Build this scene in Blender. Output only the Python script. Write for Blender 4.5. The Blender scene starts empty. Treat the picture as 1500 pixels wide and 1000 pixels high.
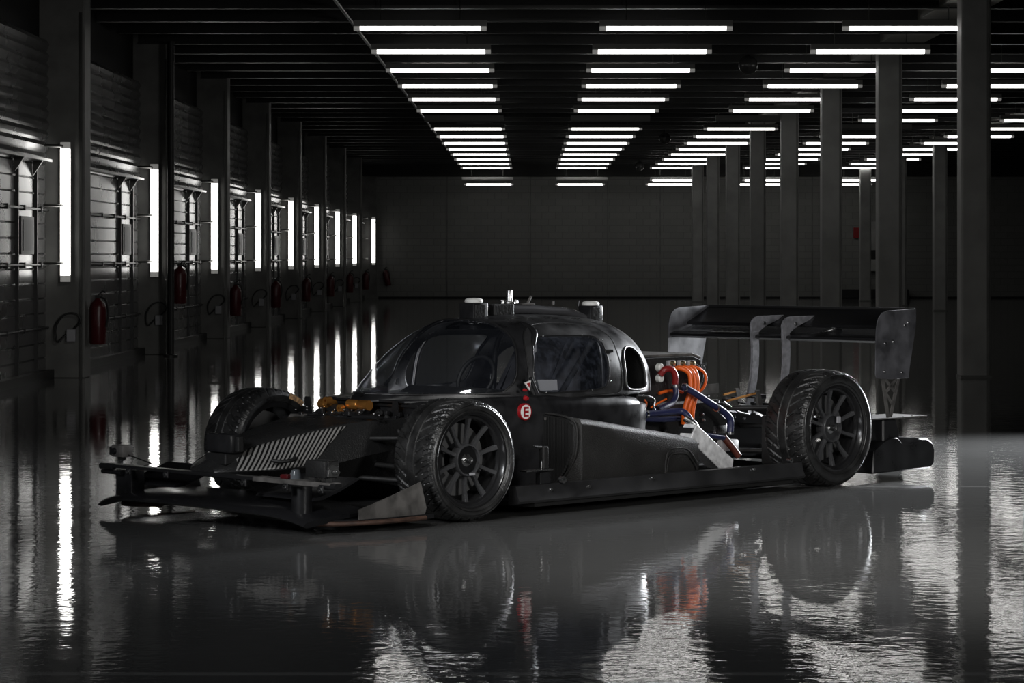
import bpy, bmesh, math, random
from mathutils import Vector, Matrix
random.seed(7)
PI = math.pi
scene = bpy.context.scene
COL = scene.collection

# ------------------------------------------------------------------ camera
EYE = 1.4                      # eye height, horizon at y=375 of the frame
FPX = 3950.0
cam_d = bpy.data.cameras.new('camera')
cam_d.sensor_width = 36.0
cam_d.lens = FPX / 1500 * 36
cam_d.shift_x = (750 - 774) / 1500
cam_d.shift_y = (375 - 500) / 1500
cam_d.clip_start = 0.5
cam_d.clip_end = 300
cam = bpy.data.objects.new('camera', cam_d)
COL.objects.link(cam)
cam.location = (0, 0, EYE)
cam.rotation_euler = (PI / 2, 0, 0)
scene.camera = cam

# ------------------------------------------------------------------ colour and world
vs = scene.view_settings
vs.view_transform = 'Standard'
vs.look = 'None'
vs.gamma = 1.0
vs.use_curve_mapping = False
vs.exposure = 0.0
w = bpy.data.worlds.new('hall_ambient')
scene.world = w
w.use_nodes = True
w.node_tree.nodes['Background'].inputs[0].default_value = (0.9, 0.95, 1.0, 1)
w.node_tree.nodes['Background'].inputs[1].default_value = 0.0
TUBE = 6.0                     # radiance of the fluorescent tubes

def area(name, loc, target, size, power, col=(1, 1, 1), spread=180):
    d = bpy.data.lights.new(name, 'AREA')
    d.shape = 'RECTANGLE'
    d.size, d.size_y = size
    d.energy = power
    d.color = col
    d.spread = math.radians(spread)
    o = bpy.data.objects.new(name, d)
    COL.objects.link(o)
    o.location = loc
    o.rotation_euler = (Vector(target) - Vector(loc)).to_track_quat('-Z', 'Y').to_euler()
    return o

# unseen softboxes assumed round the car; right and left-front ones added as fill
area('softbox_rear_right', (5.3, 21.2, 2.0), (1.6, 16.2, 0.4), (0.8, 2.6), 420, (0.93, 0.96, 1.0), 100)
area('added_softbox_right', (4.8, 6.6, 2.4), (0.9, 15.2, 0.5), (1.0, 1.4), 26, (1.0, 0.99, 0.97), 50)
area('softbox_overhead', (-0.9, 9.4, 4.5), (2.3, 13.4, 0.1), (2.0, 1.2), 62, (1.0, 0.99, 0.97), 62)
area('added_softbox_left_front', (-4.2, 8.6, 3.0), (-0.8, 14.0, 0.4), (0.8, 1.4), 12, (0.95, 0.97, 1.0), 40)
area('hall_fill', (0.2, 22.5, 4.55), (2.0, 60.0, 1.2), (2.4, 0.8), 55, (1.0, 0.98, 0.94), 150)  # added area light standing in for nearer ceiling lamps out of view

# ------------------------------------------------------------------ materials
MATS = {}
def mat(name, col, rough=0.5, metal=0.0, spec=0.5, emit=0.0, bump=0.0, bscale=20.0, var=0.0, vscale=6.0,
        rvar=0.0, coat=0.0, alpha=None, stretch=(1, 1, 1)):
    m = bpy.data.materials.new(name)
    m.use_nodes = True
    nt = m.node_tree
    b = nt.nodes['Principled BSDF']
    b.inputs['Base Color'].default_value = (*col, 1)
    b.inputs['Roughness'].default_value = rough
    b.inputs['Metallic'].default_value = metal
    b.inputs['Specular IOR Level'].default_value = spec
    b.inputs['Coat Weight'].default_value = coat
    b.inputs['Coat Roughness'].default_value = 0.08
    if emit:
        b.inputs['Emission Color'].default_value = (*col, 1)
        b.inputs['Emission Strength'].default_value = emit
    tc = nt.nodes.new('ShaderNodeTexCoord')
    mp = nt.nodes.new('ShaderNodeMapping')
    mp.inputs['Scale'].default_value = stretch
    nt.links.new(tc.outputs['Object'], mp.inputs['Vector'])
    def noise(scale, detail=4):
        n = nt.nodes.new('ShaderNodeTexNoise')
        n.inputs['Scale'].default_value = scale
        n.inputs['Detail'].default_value = detail
        nt.links.new(mp.outputs[0], n.inputs['Vector'])
        return n
    if var or rvar:
        n = noise(vscale)
    if var:
        mx = nt.nodes.new('ShaderNodeMix'); mx.data_type = 'RGBA'
        mx.inputs[6].default_value = (*[c * (1 - var) for c in col], 1)
        mx.inputs[7].default_value = (*[min(1, c * (1 + var)) for c in col], 1)
        cr = nt.nodes.new('ShaderNodeMapRange')
        cr.inputs[1].default_value = 0.35; cr.inputs[2].default_value = 0.65
        nt.links.new(n.outputs[0], cr.inputs[0])
        nt.links.new(cr.outputs[0], mx.inputs[0])
        nt.links.new(mx.outputs[2], b.inputs['Base Color'])
    if rvar:
        mr = nt.nodes.new('ShaderNodeMapRange')
        mr.inputs[1].default_value = 0.3; mr.inputs[2].default_value = 0.7
        mr.inputs[3].default_value = max(0.02, rough - rvar); mr.inputs[4].default_value = min(1, rough + rvar)
        nt.links.new(n.outputs[0], mr.inputs[0])
        nt.links.new(mr.outputs[0], b.inputs['Roughness'])
    if bump:
        nb = noise(bscale, 3)
        bp = nt.nodes.new('ShaderNodeBump')
        bp.inputs['Strength'].default_value = bump
        bp.inputs['Distance'].default_value = 0.01
        nt.links.new(nb.outputs[0], bp.inputs['Height'])
        nt.links.new(bp.outputs[0], b.inputs['Normal'])
    MATS[name] = m
    return m

M_black = mat('satin_black_paint', (0.012, 0.012, 0.013), 0.34, var=0.3, vscale=9, rvar=0.1, bump=0.05, bscale=14)
M_gloss = mat('gloss_black', (0.012, 0.012, 0.013), 0.2, rvar=0.05, vscale=8)
M_tubeb = mat('satin_black_tube', (0.06, 0.06, 0.064), 0.25)
M_sill = mat('worn_black_sill', (0.022, 0.022, 0.023), 0.3, var=0.4, vscale=4)
M_plate = mat('machined_grey_plate', (0.2, 0.2, 0.215), 0.4, var=0.25, vscale=30)
M_matte = mat('matte_black', (0.007, 0.007, 0.007), 0.6, bump=0.2, bscale=60)
M_door = mat('scuffed_black_door_skin', (0.03, 0.03, 0.031), 0.36, var=0.5, vscale=7, rvar=0.12)
M_rubber = mat('tyre_rubber', (0.018, 0.018, 0.018), 0.36, bump=0.25, bscale=90, var=0.4, vscale=12, rvar=0.12)
M_rim = mat('anthracite_wheel_metal', (0.085, 0.086, 0.09), 0.3, metal=0.35, rvar=0.06)
M_barrel = mat('dark_rim_barrel', (0.02, 0.02, 0.021), 0.22, metal=0.3)
M_disc = mat('brushed_brake_steel', (0.16, 0.16, 0.16), 0.4, metal=0.5, rvar=0.1, vscale=30)
M_steel = mat('bare_steel', (0.42, 0.42, 0.42), 0.28, metal=1.0, rvar=0.1, vscale=30)
M_alu = mat('brushed_aluminium', (0.8, 0.8, 0.81), 0.4, metal=0.3, var=0.2, vscale=22, rvar=0.14)
M_dkalu = mat('dark_anodised_metal', (0.06, 0.06, 0.062), 0.3, metal=0.8)
M_endpl = mat('scuffed_grey_endplate', (0.075, 0.075, 0.082), 0.42, metal=0.0, var=0.45, vscale=9, rvar=0.1, bump=0.1, bscale=9)
M_gold = mat('gold_anodised_metal', (0.75, 0.33, 0.08), 0.32, metal=0.85)
M_orange = mat('orange_cable_rubber', (0.75, 0.12, 0.012), 0.4)
M_blue = mat('blue_silicone_hose', (0.016, 0.019, 0.06), 0.38, bump=0.15, bscale=60)
M_redh = mat('red_silicone_hose', (0.22, 0.012, 0.012), 0.38)
M_red = mat('red_enamel', (0.3, 0.01, 0.014), 0.3)
M_white = mat('white_plastic', (0.75, 0.75, 0.72), 0.45)
M_stickw = mat('white_sticker', (0.8, 0.78, 0.76), 0.5)
M_stickb = mat('worn_tyre_label', (0.3, 0.17, 0.07), 0.5, var=0.6, vscale=60)
M_side = mat('pebbled_black_laminate', (0.016, 0.0155, 0.015), 0.5, spec=0.35, bump=0.5, bscale=160, var=0.2)
M_grille = mat('ribbed_black_mesh', (0.015, 0.015, 0.015), 0.45)
M_wood = mat('worn_brown_skid', (0.06, 0.032, 0.022), 0.6, var=0.5, vscale=14, stretch=(1, 1, 5))
M_fence = mat('worn_grey_plate', (0.1, 0.095, 0.09), 0.5, var=0.4, vscale=12, rvar=0.1)
M_brass = mat('brass_fitting', (0.6, 0.5, 0.3), 0.35, metal=1.0)
M_navyglass = mat('grey_lens', (0.1, 0.11, 0.12), 0.1)
M_seat = mat('dark_seat_fabric', (0.03, 0.03, 0.035), 0.9)
M_card = mat('pale_grey_card', (0.35, 0.35, 0.37), 0.7)
# hall
M_housing = mat('lamp_housing_plastic', (0.25, 0.25, 0.24), 0.5)
M_tube = mat('lit_fluorescent_diffuser', (1.0, 0.985, 0.95), 0.4, emit=TUBE)
M_off = mat('unlit_diffuser', (0.2, 0.2, 0.2), 0.4)
M_cap = mat('glowing_lamp_end_cap', (0.6, 0.59, 0.56), 0.5, emit=0.22)
M_col = mat('pale_column_paint', (0.3, 0.3, 0.29), 0.5, var=0.15, vscale=2)
M_pillar = mat('grey_pillar_paint', (0.14, 0.14, 0.133), 0.5, var=0.2, vscale=3)
M_ceil = mat('dark_ceiling_deck', (0.008, 0.008, 0.008), 0.6)
M_beam = mat('ceiling_beam_paint', (0.007, 0.007, 0.007), 0.45, rvar=0.15, vscale=0.5)
M_softpaint = mat('pale_soffit_paint', (0.35, 0.34, 0.31), 0.55)
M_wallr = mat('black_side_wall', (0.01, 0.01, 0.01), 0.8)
M_pipe = mat('dull_pipe_metal', (0.10, 0.10, 0.095), 0.35, metal=0.8)
M_blackpipe = mat('black_pipe_paint', (0.01, 0.01, 0.01), 0.5)
M_ext = mat('extinguisher_red', (0.07, 0.006, 0.008), 0.35)
M_globe = mat('dark_globe_plastic', (0.06, 0.06, 0.06), 0.25)
M_doorwin = mat('small_door_pane', (0.02, 0.02, 0.022), 0.55)
M_rail = mat('dull_door_rail', (0.05, 0.05, 0.05), 0.45, metal=0.3)

def wall_back_mat():
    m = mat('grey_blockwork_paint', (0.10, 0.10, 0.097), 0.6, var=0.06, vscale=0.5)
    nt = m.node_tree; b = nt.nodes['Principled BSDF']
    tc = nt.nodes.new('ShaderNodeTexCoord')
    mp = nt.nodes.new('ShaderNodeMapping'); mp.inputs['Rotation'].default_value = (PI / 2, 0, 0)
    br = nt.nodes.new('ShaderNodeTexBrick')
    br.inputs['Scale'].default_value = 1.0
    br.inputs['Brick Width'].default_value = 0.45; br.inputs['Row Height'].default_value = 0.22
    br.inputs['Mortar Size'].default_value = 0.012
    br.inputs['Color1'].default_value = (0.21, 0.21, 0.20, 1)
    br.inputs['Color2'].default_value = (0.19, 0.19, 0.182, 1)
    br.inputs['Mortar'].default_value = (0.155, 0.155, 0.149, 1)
    nt.links.new(tc.outputs['Object'], mp.inputs[0]); nt.links.new(mp.outputs[0], br.inputs[0])
    nt.links.new(br.outputs[0], b.inputs['Base Color'])
    return m
M_wallb = wall_back_mat()

def shutter_mat():
    m = mat('ribbed_door_metal', (0.16, 0.16, 0.16), 0.27, metal=0.5, rvar=0.04, vscale=1.2)
    return m
M_shutter = shutter_mat()

def floor_mat():
    m = bpy.data.materials.new('polished_resin_floor'); m.use_nodes = True
    nt = m.node_tree; N = nt.nodes; L = nt.links; b = N['Principled BSDF']
    geo = N.new('ShaderNodeNewGeometry')
    n1 = N.new('ShaderNodeTexNoise'); n1.inputs['Scale'].default_value = 0.9; n1.inputs['Detail'].default_value = 6
    L.new(geo.outputs['Position'], n1.inputs['Vector'])
    mx = N.new('ShaderNodeMix'); mx.data_type = 'RGBA'
    mx.inputs[6].default_value = (0.085, 0.085, 0.083, 1); mx.inputs[7].default_value = (0.12, 0.12, 0.118, 1)
    L.new(n1.outputs[0], mx.inputs[0])
    # pale expansion joints across the hall at every column station
    sep = N.new('ShaderNodeSeparateXYZ'); L.new(geo.outputs['Position'], sep.inputs[0])
    def mth(op, a, v=None, c=None):
        k = N.new('ShaderNodeMath'); k.operation = op
        L.new(a, k.inputs[0])
        if v is not None: k.inputs[1].default_value = v
        return k.outputs[0]
    y = mth('ADD', sep.outputs[1], -31.0 + 7.35 * 10)
    y = mth('MODULO', y, 7.35)
    y = mth('SUBTRACT', y, 0.09)
    y = mth('ABSOLUTE', y)
    y = mth('LESS_THAN', y, 0.035)
    mj = N.new('ShaderNodeMix'); mj.data_type = 'RGBA'
    L.new(y, mj.inputs[0]); L.new(mx.outputs[2], mj.inputs[6]); mj.inputs[7].default_value = (0.2, 0.2, 0.195, 1)
    L.new(mj.outputs[2], b.inputs['Base Color'])
    n2 = N.new('ShaderNodeTexNoise'); n2.inputs['Scale'].default_value = 1.6; n2.inputs['Detail'].default_value = 5
    L.new(geo.outputs['Position'], n2.inputs['Vector'])
    mr = N.new('ShaderNodeMapRange'); mr.inputs[1].default_value = 0.3; mr.inputs[2].default_value = 0.7
    mr.inputs[3].default_value = 0.02; mr.inputs[4].default_value = 0.06
    L.new(n2.outputs[0], mr.inputs[0]); L.new(mr.outputs[0], b.inputs['Roughness'])
    b.inputs['IOR'].default_value = 1.5
    n3 = N.new('ShaderNodeTexNoise'); n3.inputs['Scale'].default_value = 9.0; n3.inputs['Detail'].default_value = 2
    n4 = N.new('ShaderNodeTexNoise'); n4.inputs['Scale'].default_value = 24.0; n4.inputs['Detail'].default_value = 3
    L.new(geo.outputs['Position'], n3.inputs['Vector']); L.new(geo.outputs['Position'], n4.inputs['Vector'])
    b1 = N.new('ShaderNodeBump'); b1.inputs['Strength'].default_value = 0.08; b1.inputs['Distance'].default_value = 0.012
    b2 = N.new('ShaderNodeBump'); b2.inputs['Strength'].default_value = 0.10; b2.inputs['Distance'].default_value = 0.003
    L.new(n3.outputs[0], b1.inputs['Height']); L.new(n4.outputs[0], b2.inputs['Height'])
    L.new(b1.outputs[0], b2.inputs['Normal']); L.new(b2.outputs[0], b.inputs['Normal'])
    return m
M_floor = floor_mat()

def carbon_mat():
    m = mat('carbon_twill', (0.02, 0.02, 0.02), 0.3)
    nt = m.node_tree; N = nt.nodes; L = nt.links; b = N['Principled BSDF']
    tc = N.new('ShaderNodeTexCoord')
    dot = N.new('ShaderNodeVectorMath'); dot.operation = 'DOT_PRODUCT'
    dot.inputs[1].default_value = (1.0, -0.3, -1.0)
    L.new(tc.outputs['Object'], dot.inputs[0])
    s = N.new('ShaderNodeMath'); s.operation = 'MULTIPLY'; s.inputs[1].default_value = 2 * PI / 0.0245
    L.new(dot.outputs['Value'], s.inputs[0])
    sn = N.new('ShaderNodeMath'); sn.operation = 'SINE'; L.new(s.outputs[0], sn.inputs[0])
    mr = N.new('ShaderNodeMapRange'); mr.inputs[1].default_value = -0.35; mr.inputs[2].default_value = 0.35
    L.new(sn.outputs[0], mr.inputs[0])
    mx = N.new('ShaderNodeMix'); mx.data_type = 'RGBA'
    mx.inputs[6].default_value = (0.008, 0.008, 0.008, 1); mx.inputs[7].default_value = (0.24, 0.235, 0.225, 1)  # pale stripes put the twill's sheen into the base colour
    L.new(mr.outputs[0], mx.inputs[0]); L.new(mx.outputs[2], b.inputs['Base Color'])
    return m
M_carbon = carbon_mat()
M_carbon2 = mat('fine_carbon_weave', (0.018, 0.018, 0.018), 0.28, bump=0.3, bscale=120, rvar=0.06)

def glass_mat(lo, hi, name):
    m = bpy.data.materials.new(name); m.use_nodes = True
    nt = m.node_tree; N = nt.nodes; L = nt.links
    N.remove(N['Principled BSDF']); out = N['Material Output']
    tr = N.new('ShaderNodeBsdfTransparent'); tr.inputs[0].default_value = (0.93, 0.94, 0.95, 1)
    gl = N.new('ShaderNodeBsdfGlossy'); gl.inputs['Roughness'].default_value = 0.05
    gl.inputs[0].default_value = (0.9, 0.93, 1.0, 1)
    df = N.new('ShaderNodeBsdfDiffuse'); df.inputs[0].default_value = (0.30, 0.34, 0.45, 1)  # bluish sheen painted as diffuse; stronger scuffs on the near side window
    fr = N.new('ShaderNodeFresnel'); fr.inputs[0].default_value = 1.5
    gm = N.new('ShaderNodeNewGeometry')
    io = N.new('ShaderNodeMapRange'); io.inputs[3].default_value = 1.5; io.inputs[4].default_value = 1 / 1.5
    L.new(gm.outputs['Backfacing'], io.inputs[0]); L.new(io.outputs[0], fr.inputs[0])
    m1 = N.new('ShaderNodeMixShader'); L.new(fr.outputs[0], m1.inputs[0]); L.new(tr.outputs[0], m1.inputs[1]); L.new(gl.outputs[0], m1.inputs[2])
    tc = N.new('ShaderNodeTexCoord')
    n = N.new('ShaderNodeTexNoise'); n.inputs['Scale'].default_value = 22; n.inputs['Detail'].default_value = 9; n.inputs['Roughness'].default_value = 0.75
    L.new(tc.outputs['Object'], n.inputs['Vector'])
    mr = N.new('ShaderNodeMapRange'); mr.inputs[1].default_value = 0.45; mr.inputs[2].default_value = 0.75
    mr.inputs[3].default_value = lo; mr.inputs[4].default_value = hi
    L.new(n.outputs[0], mr.inputs[0])
    m2 = N.new('ShaderNodeMixShader'); L.new(mr.outputs[0], m2.inputs[0]); L.new(m1.outputs[0], m2.inputs[1]); L.new(df.outputs[0], m2.inputs[2])
    L.new(m2.outputs[0], out.inputs[0])
    return m
M_glass = glass_mat(0.012, 0.022, 'clear_polycarbonate')
M_glass2 = glass_mat(0.015, 0.11, 'scuffed_polycarbonate')

# ------------------------------------------------------------------ mesh helpers
def link(name, me, parent=None):
    o = bpy.data.objects.new(name, me); COL.objects.link(o)
    if parent is not None: o.parent = parent
    return o

def obj(name, bm, m, parent=None, smooth=None):
    """link a bmesh as ONE mesh object; smooth = angle in degrees"""
    bmesh.ops.recalc_face_normals(bm, faces=bm.faces[:])
    me = bpy.data.meshes.new(name)
    bm.to_mesh(me); bm.free()
    me.materials.append(m)
    if smooth:
        me.shade_smooth()
        me.set_sharp_from_angle(angle=math.radians(smooth))
    return link(name, me, parent)

def tag(o, label=None, cat=None, group=None, kind=None):
    if label: o['label'] = label
    if cat: o['category'] = cat
    if group: o['group'] = group
    if kind: o['kind'] = kind
    return o

def empty(name, loc=(0, 0, 0), rz=0.0):
    o = bpy.data.objects.new(name, None); COL.objects.link(o)
    o.location = loc; o.rotation_euler = (0, 0, rz); o.empty_display_size = 0.1
    return o

def B(): return bmesh.new()

def add_box(bm, lo, hi, bevel=0.0, M=None):
    c = [(lo[i] + hi[i]) / 2 for i in range(3)]; s = [abs(hi[i] - lo[i]) for i in range(3)]
    r = bmesh.ops.create_cube(bm, size=1.0)
    vs_ = r['verts']
    for v in vs_:
        v.co = Vector((c[0] + v.co.x * s[0], c[1] + v.co.y * s[1], c[2] + v.co.z * s[2]))
        if M is not None: v.co = M @ v.co
    if bevel > 0:
        es = list({e for v in vs_ for e in v.link_edges})
        bmesh.ops.bevel(bm, geom=es, offset=bevel, segments=2, affect='EDGES', profile=0.5)
    return bm

def box(lo, hi, bevel=0.0, M=None): return add_box(B(), lo, hi, bevel, M)

def catmull(pts, n=8):
    P = [Vector(p) for p in pts]
    if len(P) < 3: return P
    Q = [P[0] * 2 - P[1]] + P + [P[-1] * 2 - P[-2]]
    out = []
    for i in range(1, len(Q) - 2):
        for k in range(n):
            t = k / n
            a, b, c, d = Q[i - 1], Q[i], Q[i + 1], Q[i + 2]
            out.append(0.5 * ((2 * b) + (c - a) * t + (2 * a - 5 * b + 4 * c - d) * t * t + (3 * b - a - 3 * c + d) * t ** 3))
    out.append(P[-1])
    return out

def add_tube(bm, pts, r, seg=10, smooth=True, closed=False, n=6):
    P = catmull(pts, n) if smooth and len(pts) > 2 and not closed else [Vector(p) for p in pts]
    rr = (lambda t: r) if not callable(r) else r
    rings = []
    up = Vector((0.13, 0.29, 0.95)).normalized()
    N = len(P)
    nrm = None
    for i, p in enumerate(P):
        if closed: t = P[(i + 1) % N] - P[i - 1]
        else: t = P[min(i + 1, N - 1)] - P[max(i - 1, 0)]
        if t.length < 1e-9: t = Vector((0, 0, 1))
        t.normalize()
        if nrm is None:
            nrm = t.cross(up)
            if nrm.length < 1e-3: nrm = t.cross(Vector((1, 0, 0)))
        else:
            nrm = nrm - t * nrm.dot(t)
        nrm.normalize()
        bn = t.cross(nrm)
        rad = rr(i / max(1, N - 1))
        rings.append([bm.verts.new(p + nrm * (math.cos(2 * PI * k / seg) * rad) + bn * (math.sin(2 * PI * k / seg) * rad)) for k in range(seg)])
    for i in range(N if closed else N - 1):
        a, b = rings[i], rings[(i + 1) % N]
        for k in range(seg):
            bm.faces.new((a[k], a[(k + 1) % seg], b[(k + 1) % seg], b[k]))
    if not closed:
        bm.faces.new(list(reversed(rings[0]))); bm.faces.new(rings[-1])
    return bm

def tube(pts, r, seg=10, **k): return add_tube(B(), pts, r, seg, **k)

def add_prism(bm, poly, d0, d1, axis='v'):
    """poly: list of (a, b); extruded along axis. 'v': (u,w); 'u': (v,w); 'w': (u,v)"""
    def mk(a, b, d):
        return {'v': (a, d, b), 'u': (d, a, b), 'w': (a, b, d)}[axis]
    A = [bm.verts.new(mk(a, b, d0)) for a, b in poly]
    Bv = [bm.verts.new(mk(a, b, d1)) for a, b in poly]
    n = len(poly)
    bm.faces.new(A); bm.faces.new(list(reversed(Bv)))
    for i in range(n):
        bm.faces.new((A[i], Bv[i], Bv[(i + 1) % n], A[(i + 1) % n]))
    return bm

def prism(poly, d0, d1, axis='v', bevel=0.0):
    bm = add_prism(B(), poly, d0, d1, axis)
    if bevel:
        bmesh.ops.bevel(bm, geom=bm.edges[:], offset=bevel, segments=1, affect='EDGES')
    return bm

def add_lathe(bm, prof, seg=48, centre=(0, 0, 0), axis='y', closed=False):
    """prof: list of (radius, along)"""
    rings = []
    cx, cy, cz = centre
    for r, a in prof:
        ring = []
        for k in range(seg):
            t = 2 * PI * k / seg; c, s = math.cos(t) * r, math.sin(t) * r
            p = {'y': (cx + c, cy + a, cz + s), 'z': (cx + c, cy + s, cz + a), 'x': (cx + a, cy + c, cz + s)}[axis]
            ring.append(bm.verts.new(p))
        rings.append(ring)
    for i in range(len(rings) if closed else len(rings) - 1):
        a, b = rings[i], rings[(i + 1) % len(rings)]
        for k in range(seg):
            bm.faces.new((a[k], a[(k + 1) % seg], b[(k + 1) % seg], b[k]))
    if not closed:
        for rg in (rings[0], rings[-1]):
            try: bm.faces.new(rg)
            except Exception: pass
    return bm

def lathe(prof, seg=48, centre=(0, 0, 0), axis='y', closed=False): return add_lathe(B(), prof, seg, centre, axis, closed)

def add_loft(bm, rings, cap=True, closed=True):
    R = [[bm.verts.new(p) for p in ring] for ring in rings]
    n = len(R[0])
    for i in range(len(R) - 1):
        for k in range(n if closed else n - 1):
            bm.faces.new((R[i][k], R[i][(k + 1) % n], R[i + 1][(k + 1) % n], R[i + 1][k]))
    if cap:
        bm.faces.new(list(reversed(R[0]))); bm.faces.new(R[-1])
    return bm

def copy_tree(o, parent=None):
    c = o.copy(); COL.objects.link(c)
    if parent is not None: c.parent = parent
    for ch in list(o.children): copy_tree(ch, c)
    return c

# ================================================================== THE HALL
XL = -5.55; XR = 18.0; YN = -4.0; YF = 89.9; ZC = 4.75
PIT = 7.35
YCOL = 31.0

tag(obj('floor', box((XL - 0.3, YN, -0.2), (XR + 0.3, YF + 0.3, 0)), M_floor), kind='structure')
ceil = tag(obj('ceiling', box((XL - 0.3, YN, ZC), (XR + 0.3, YF + 0.3, ZC + 0.2)), M_ceil), kind='structure')
tag(obj('wall_back', box((XL - 0.3, YF, 0), (XR + 0.3, YF + 0.3, ZC)), M_wallb), kind='structure')
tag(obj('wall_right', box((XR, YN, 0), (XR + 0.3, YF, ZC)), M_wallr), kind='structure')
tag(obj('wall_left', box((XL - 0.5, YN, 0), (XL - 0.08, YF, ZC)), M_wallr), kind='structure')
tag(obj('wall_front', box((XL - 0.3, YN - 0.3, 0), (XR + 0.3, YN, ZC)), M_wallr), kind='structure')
# thin pale skirting and wall seams of the far wall
tag(obj('baseboard_back', box((-5.0, YF - 0.03, 0), (XR, YF, 0.05)), M_wallr), kind='structure')
k = 0
for px in (655, 777, 890, 967, 1110, 1190):
    x = (px - 774) / FPX * YF
    k += 1
    tag(obj('trim_%d' % k, box((x - 0.02, YF - 0.025, 0.1), (x + 0.02, YF, ZC)), M_pillar), kind='structure')

# ceiling beams, two to every lamp bay
yy = YCOL - 3.675 * 2
nb = 0
while yy < YF - 0.6:
    bm = B()
    # an I-shaped purlin: bottom flange, web
    add_box(bm, (XL, yy - 0.06, ZC - 0.34), (XR, yy + 0.06, ZC - 0.32))
    add_box(bm, (XL, yy - 0.008, ZC - 0.32), (XR, yy + 0.008, ZC))
    obj('ceiling_beam', bm, M_beam, ceil)
    yy += 1.8375; nb += 1
# pale longitudinal beam above the first row of columns
obj('soffit_beam', box((5.0, 20.0, 4.43), (5.62, YF, ZC)), M_softpaint, ceil)
obj('soffit_beam', box((10.35, 20.0, 4.43), (10.97, YF, ZC)), M_softpaint, ceil)
obj('bulkhead', box((XL, YF - 1.0, 4.05), (XR, YF, ZC)), M_ceil, ceil)

def ordinal(i):
    return ['nearest', 'second', 'third', 'fourth', 'fifth', 'sixth', 'seventh', 'eighth', 'ninth', 'tenth', 'eleventh',
            'twelfth', 'thirteenth', 'fourteenth', 'fifteenth', 'sixteenth', 'seventeenth', 'eighteenth'][i]

# columns
def column(x, y, wd=0.34):
    bm = B()
    add_box(bm, (x, y, 0), (x + wd, y + wd, 4.44), 0.02)
    c = obj('support_column', bm, M_col)
    obj('base_joint', box((x - 0.008, y - 0.008, 0), (x + wd + 0.008, y + wd + 0.008, 0.03)), M_pillar, c)
    obj('corner_strip', box((x + wd - 0.05, y - 0.012, 0.03), (x + wd - 0.02, y + 0.004, 4.4)), M_pillar, c)
    return c
rowc = ['nearest and largest pale square column, at the right of the hall',
        'second nearest pale column, rising behind the rear wing endplate',
        'third column of the receding row, rising above the rear wing',
        'fourth pale column counted from the largest one',
        'fifth pale column in the row, behind the rear wing',
        'sixth pale column of the long row, behind the wing struts',
        'seventh pale column, last but one of the long row',
        'farthest and thinnest column of the long row by the back wall']
for i in range(8):
    x = 4.98 if i < 7 else 5.02
    tag(column(x, YCOL + PIT * i), rowc[i], 'column', 'row of pale columns receding to the back wall')
for i, (yy, lb) in enumerate(((68.7, 'nearest column of the outer row, seen left of the largest column'),
                              (76.1, 'outer row column half hidden behind the second nearest column'),
                              (84.0, 'farthest outer row column, beside the red box on the back wall'))):
    tag(column(10.34, yy), lb, 'column', 'outer row of pale columns')

# tube lamps --------------------------------------------------------
LZ = 4.167
def make_tube_lamp(lit=True, length=1.85):
    """fixture along local X, tube side down (-Z)"""
    bm = B()
    h = length / 2
    add_prism(bm, [(-0.05, 0.075), (-0.062, 0.02), (-0.062, 0.0), (0.062, 0.0), (0.062, 0.02), (0.05, 0.075)], -h, h, 'u')
    body = obj('tube_lamp', bm, M_housing)
    bm = B()
    prof = []
    for q in range(9):
        a = PI * q / 8
        prof.append((-0.056 * math.cos(a), -0.052 * math.sin(a) ** 0.6))
    add_prism(bm, prof, -h + 0.075, h - 0.075, 'u')
    obj('diffuser', bm, M_tube if lit else M_off, body, smooth=50)
    for s in (-1, 1):
        bm = B()
        pr = [(-0.058, 0.0), (-0.05, -0.035), (-0.03, -0.05), (0.03, -0.05), (0.05, -0.035), (0.058, 0.0)]
        add_prism(bm, pr, s * (h - 0.075), s * (h - 0.0), 'u')
        obj('end_cap', bm, M_cap if lit else M_off, body)
        obj('hanger', tube([(s * h * 0.6, 0, 0.07), (s * h * 0.6, 0, 0.42)], 0.006, 6, smooth=False), M_pipe, body)
    return body
LEN = 1.60
proto_on = make_tube_lamp(True, LEN)
proto_off = make_tube_lamp(False, LEN)
used = {'on': False, 'off': False}
rows = [(-2.105, 'leftmost ceiling row', 0), (0.86, 'second ceiling row from the left', 0), (3.79, 'third ceiling row left of the columns', 0),
        (6.68, 'row right of the columns', 2), (9.55, 'far right ceiling row', 6)]
Y0L = 32.53; DL = 3.675
def add_rods(o, top):
    for s_ in (-1, 1):
        obj('drop_rod', tube([(s_ * 0.5, 0, 0.07), (s_ * 0.5, 0, top - o.location.z)], 0.006, 6, smooth=False), M_pipe, o)
def put(lit, x, y, z, label, group, rot=(0, 0, 0)):
    key = 'on' if lit else 'off'
    pr = proto_on if lit else proto_off
    if used[key]: o = copy_tree(pr)
    else: o = pr; used[key] = True
    o.location = (x, y, z); o.rotation_euler = rot
    tag(o, label, 'lamp', group)
    return o
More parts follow.
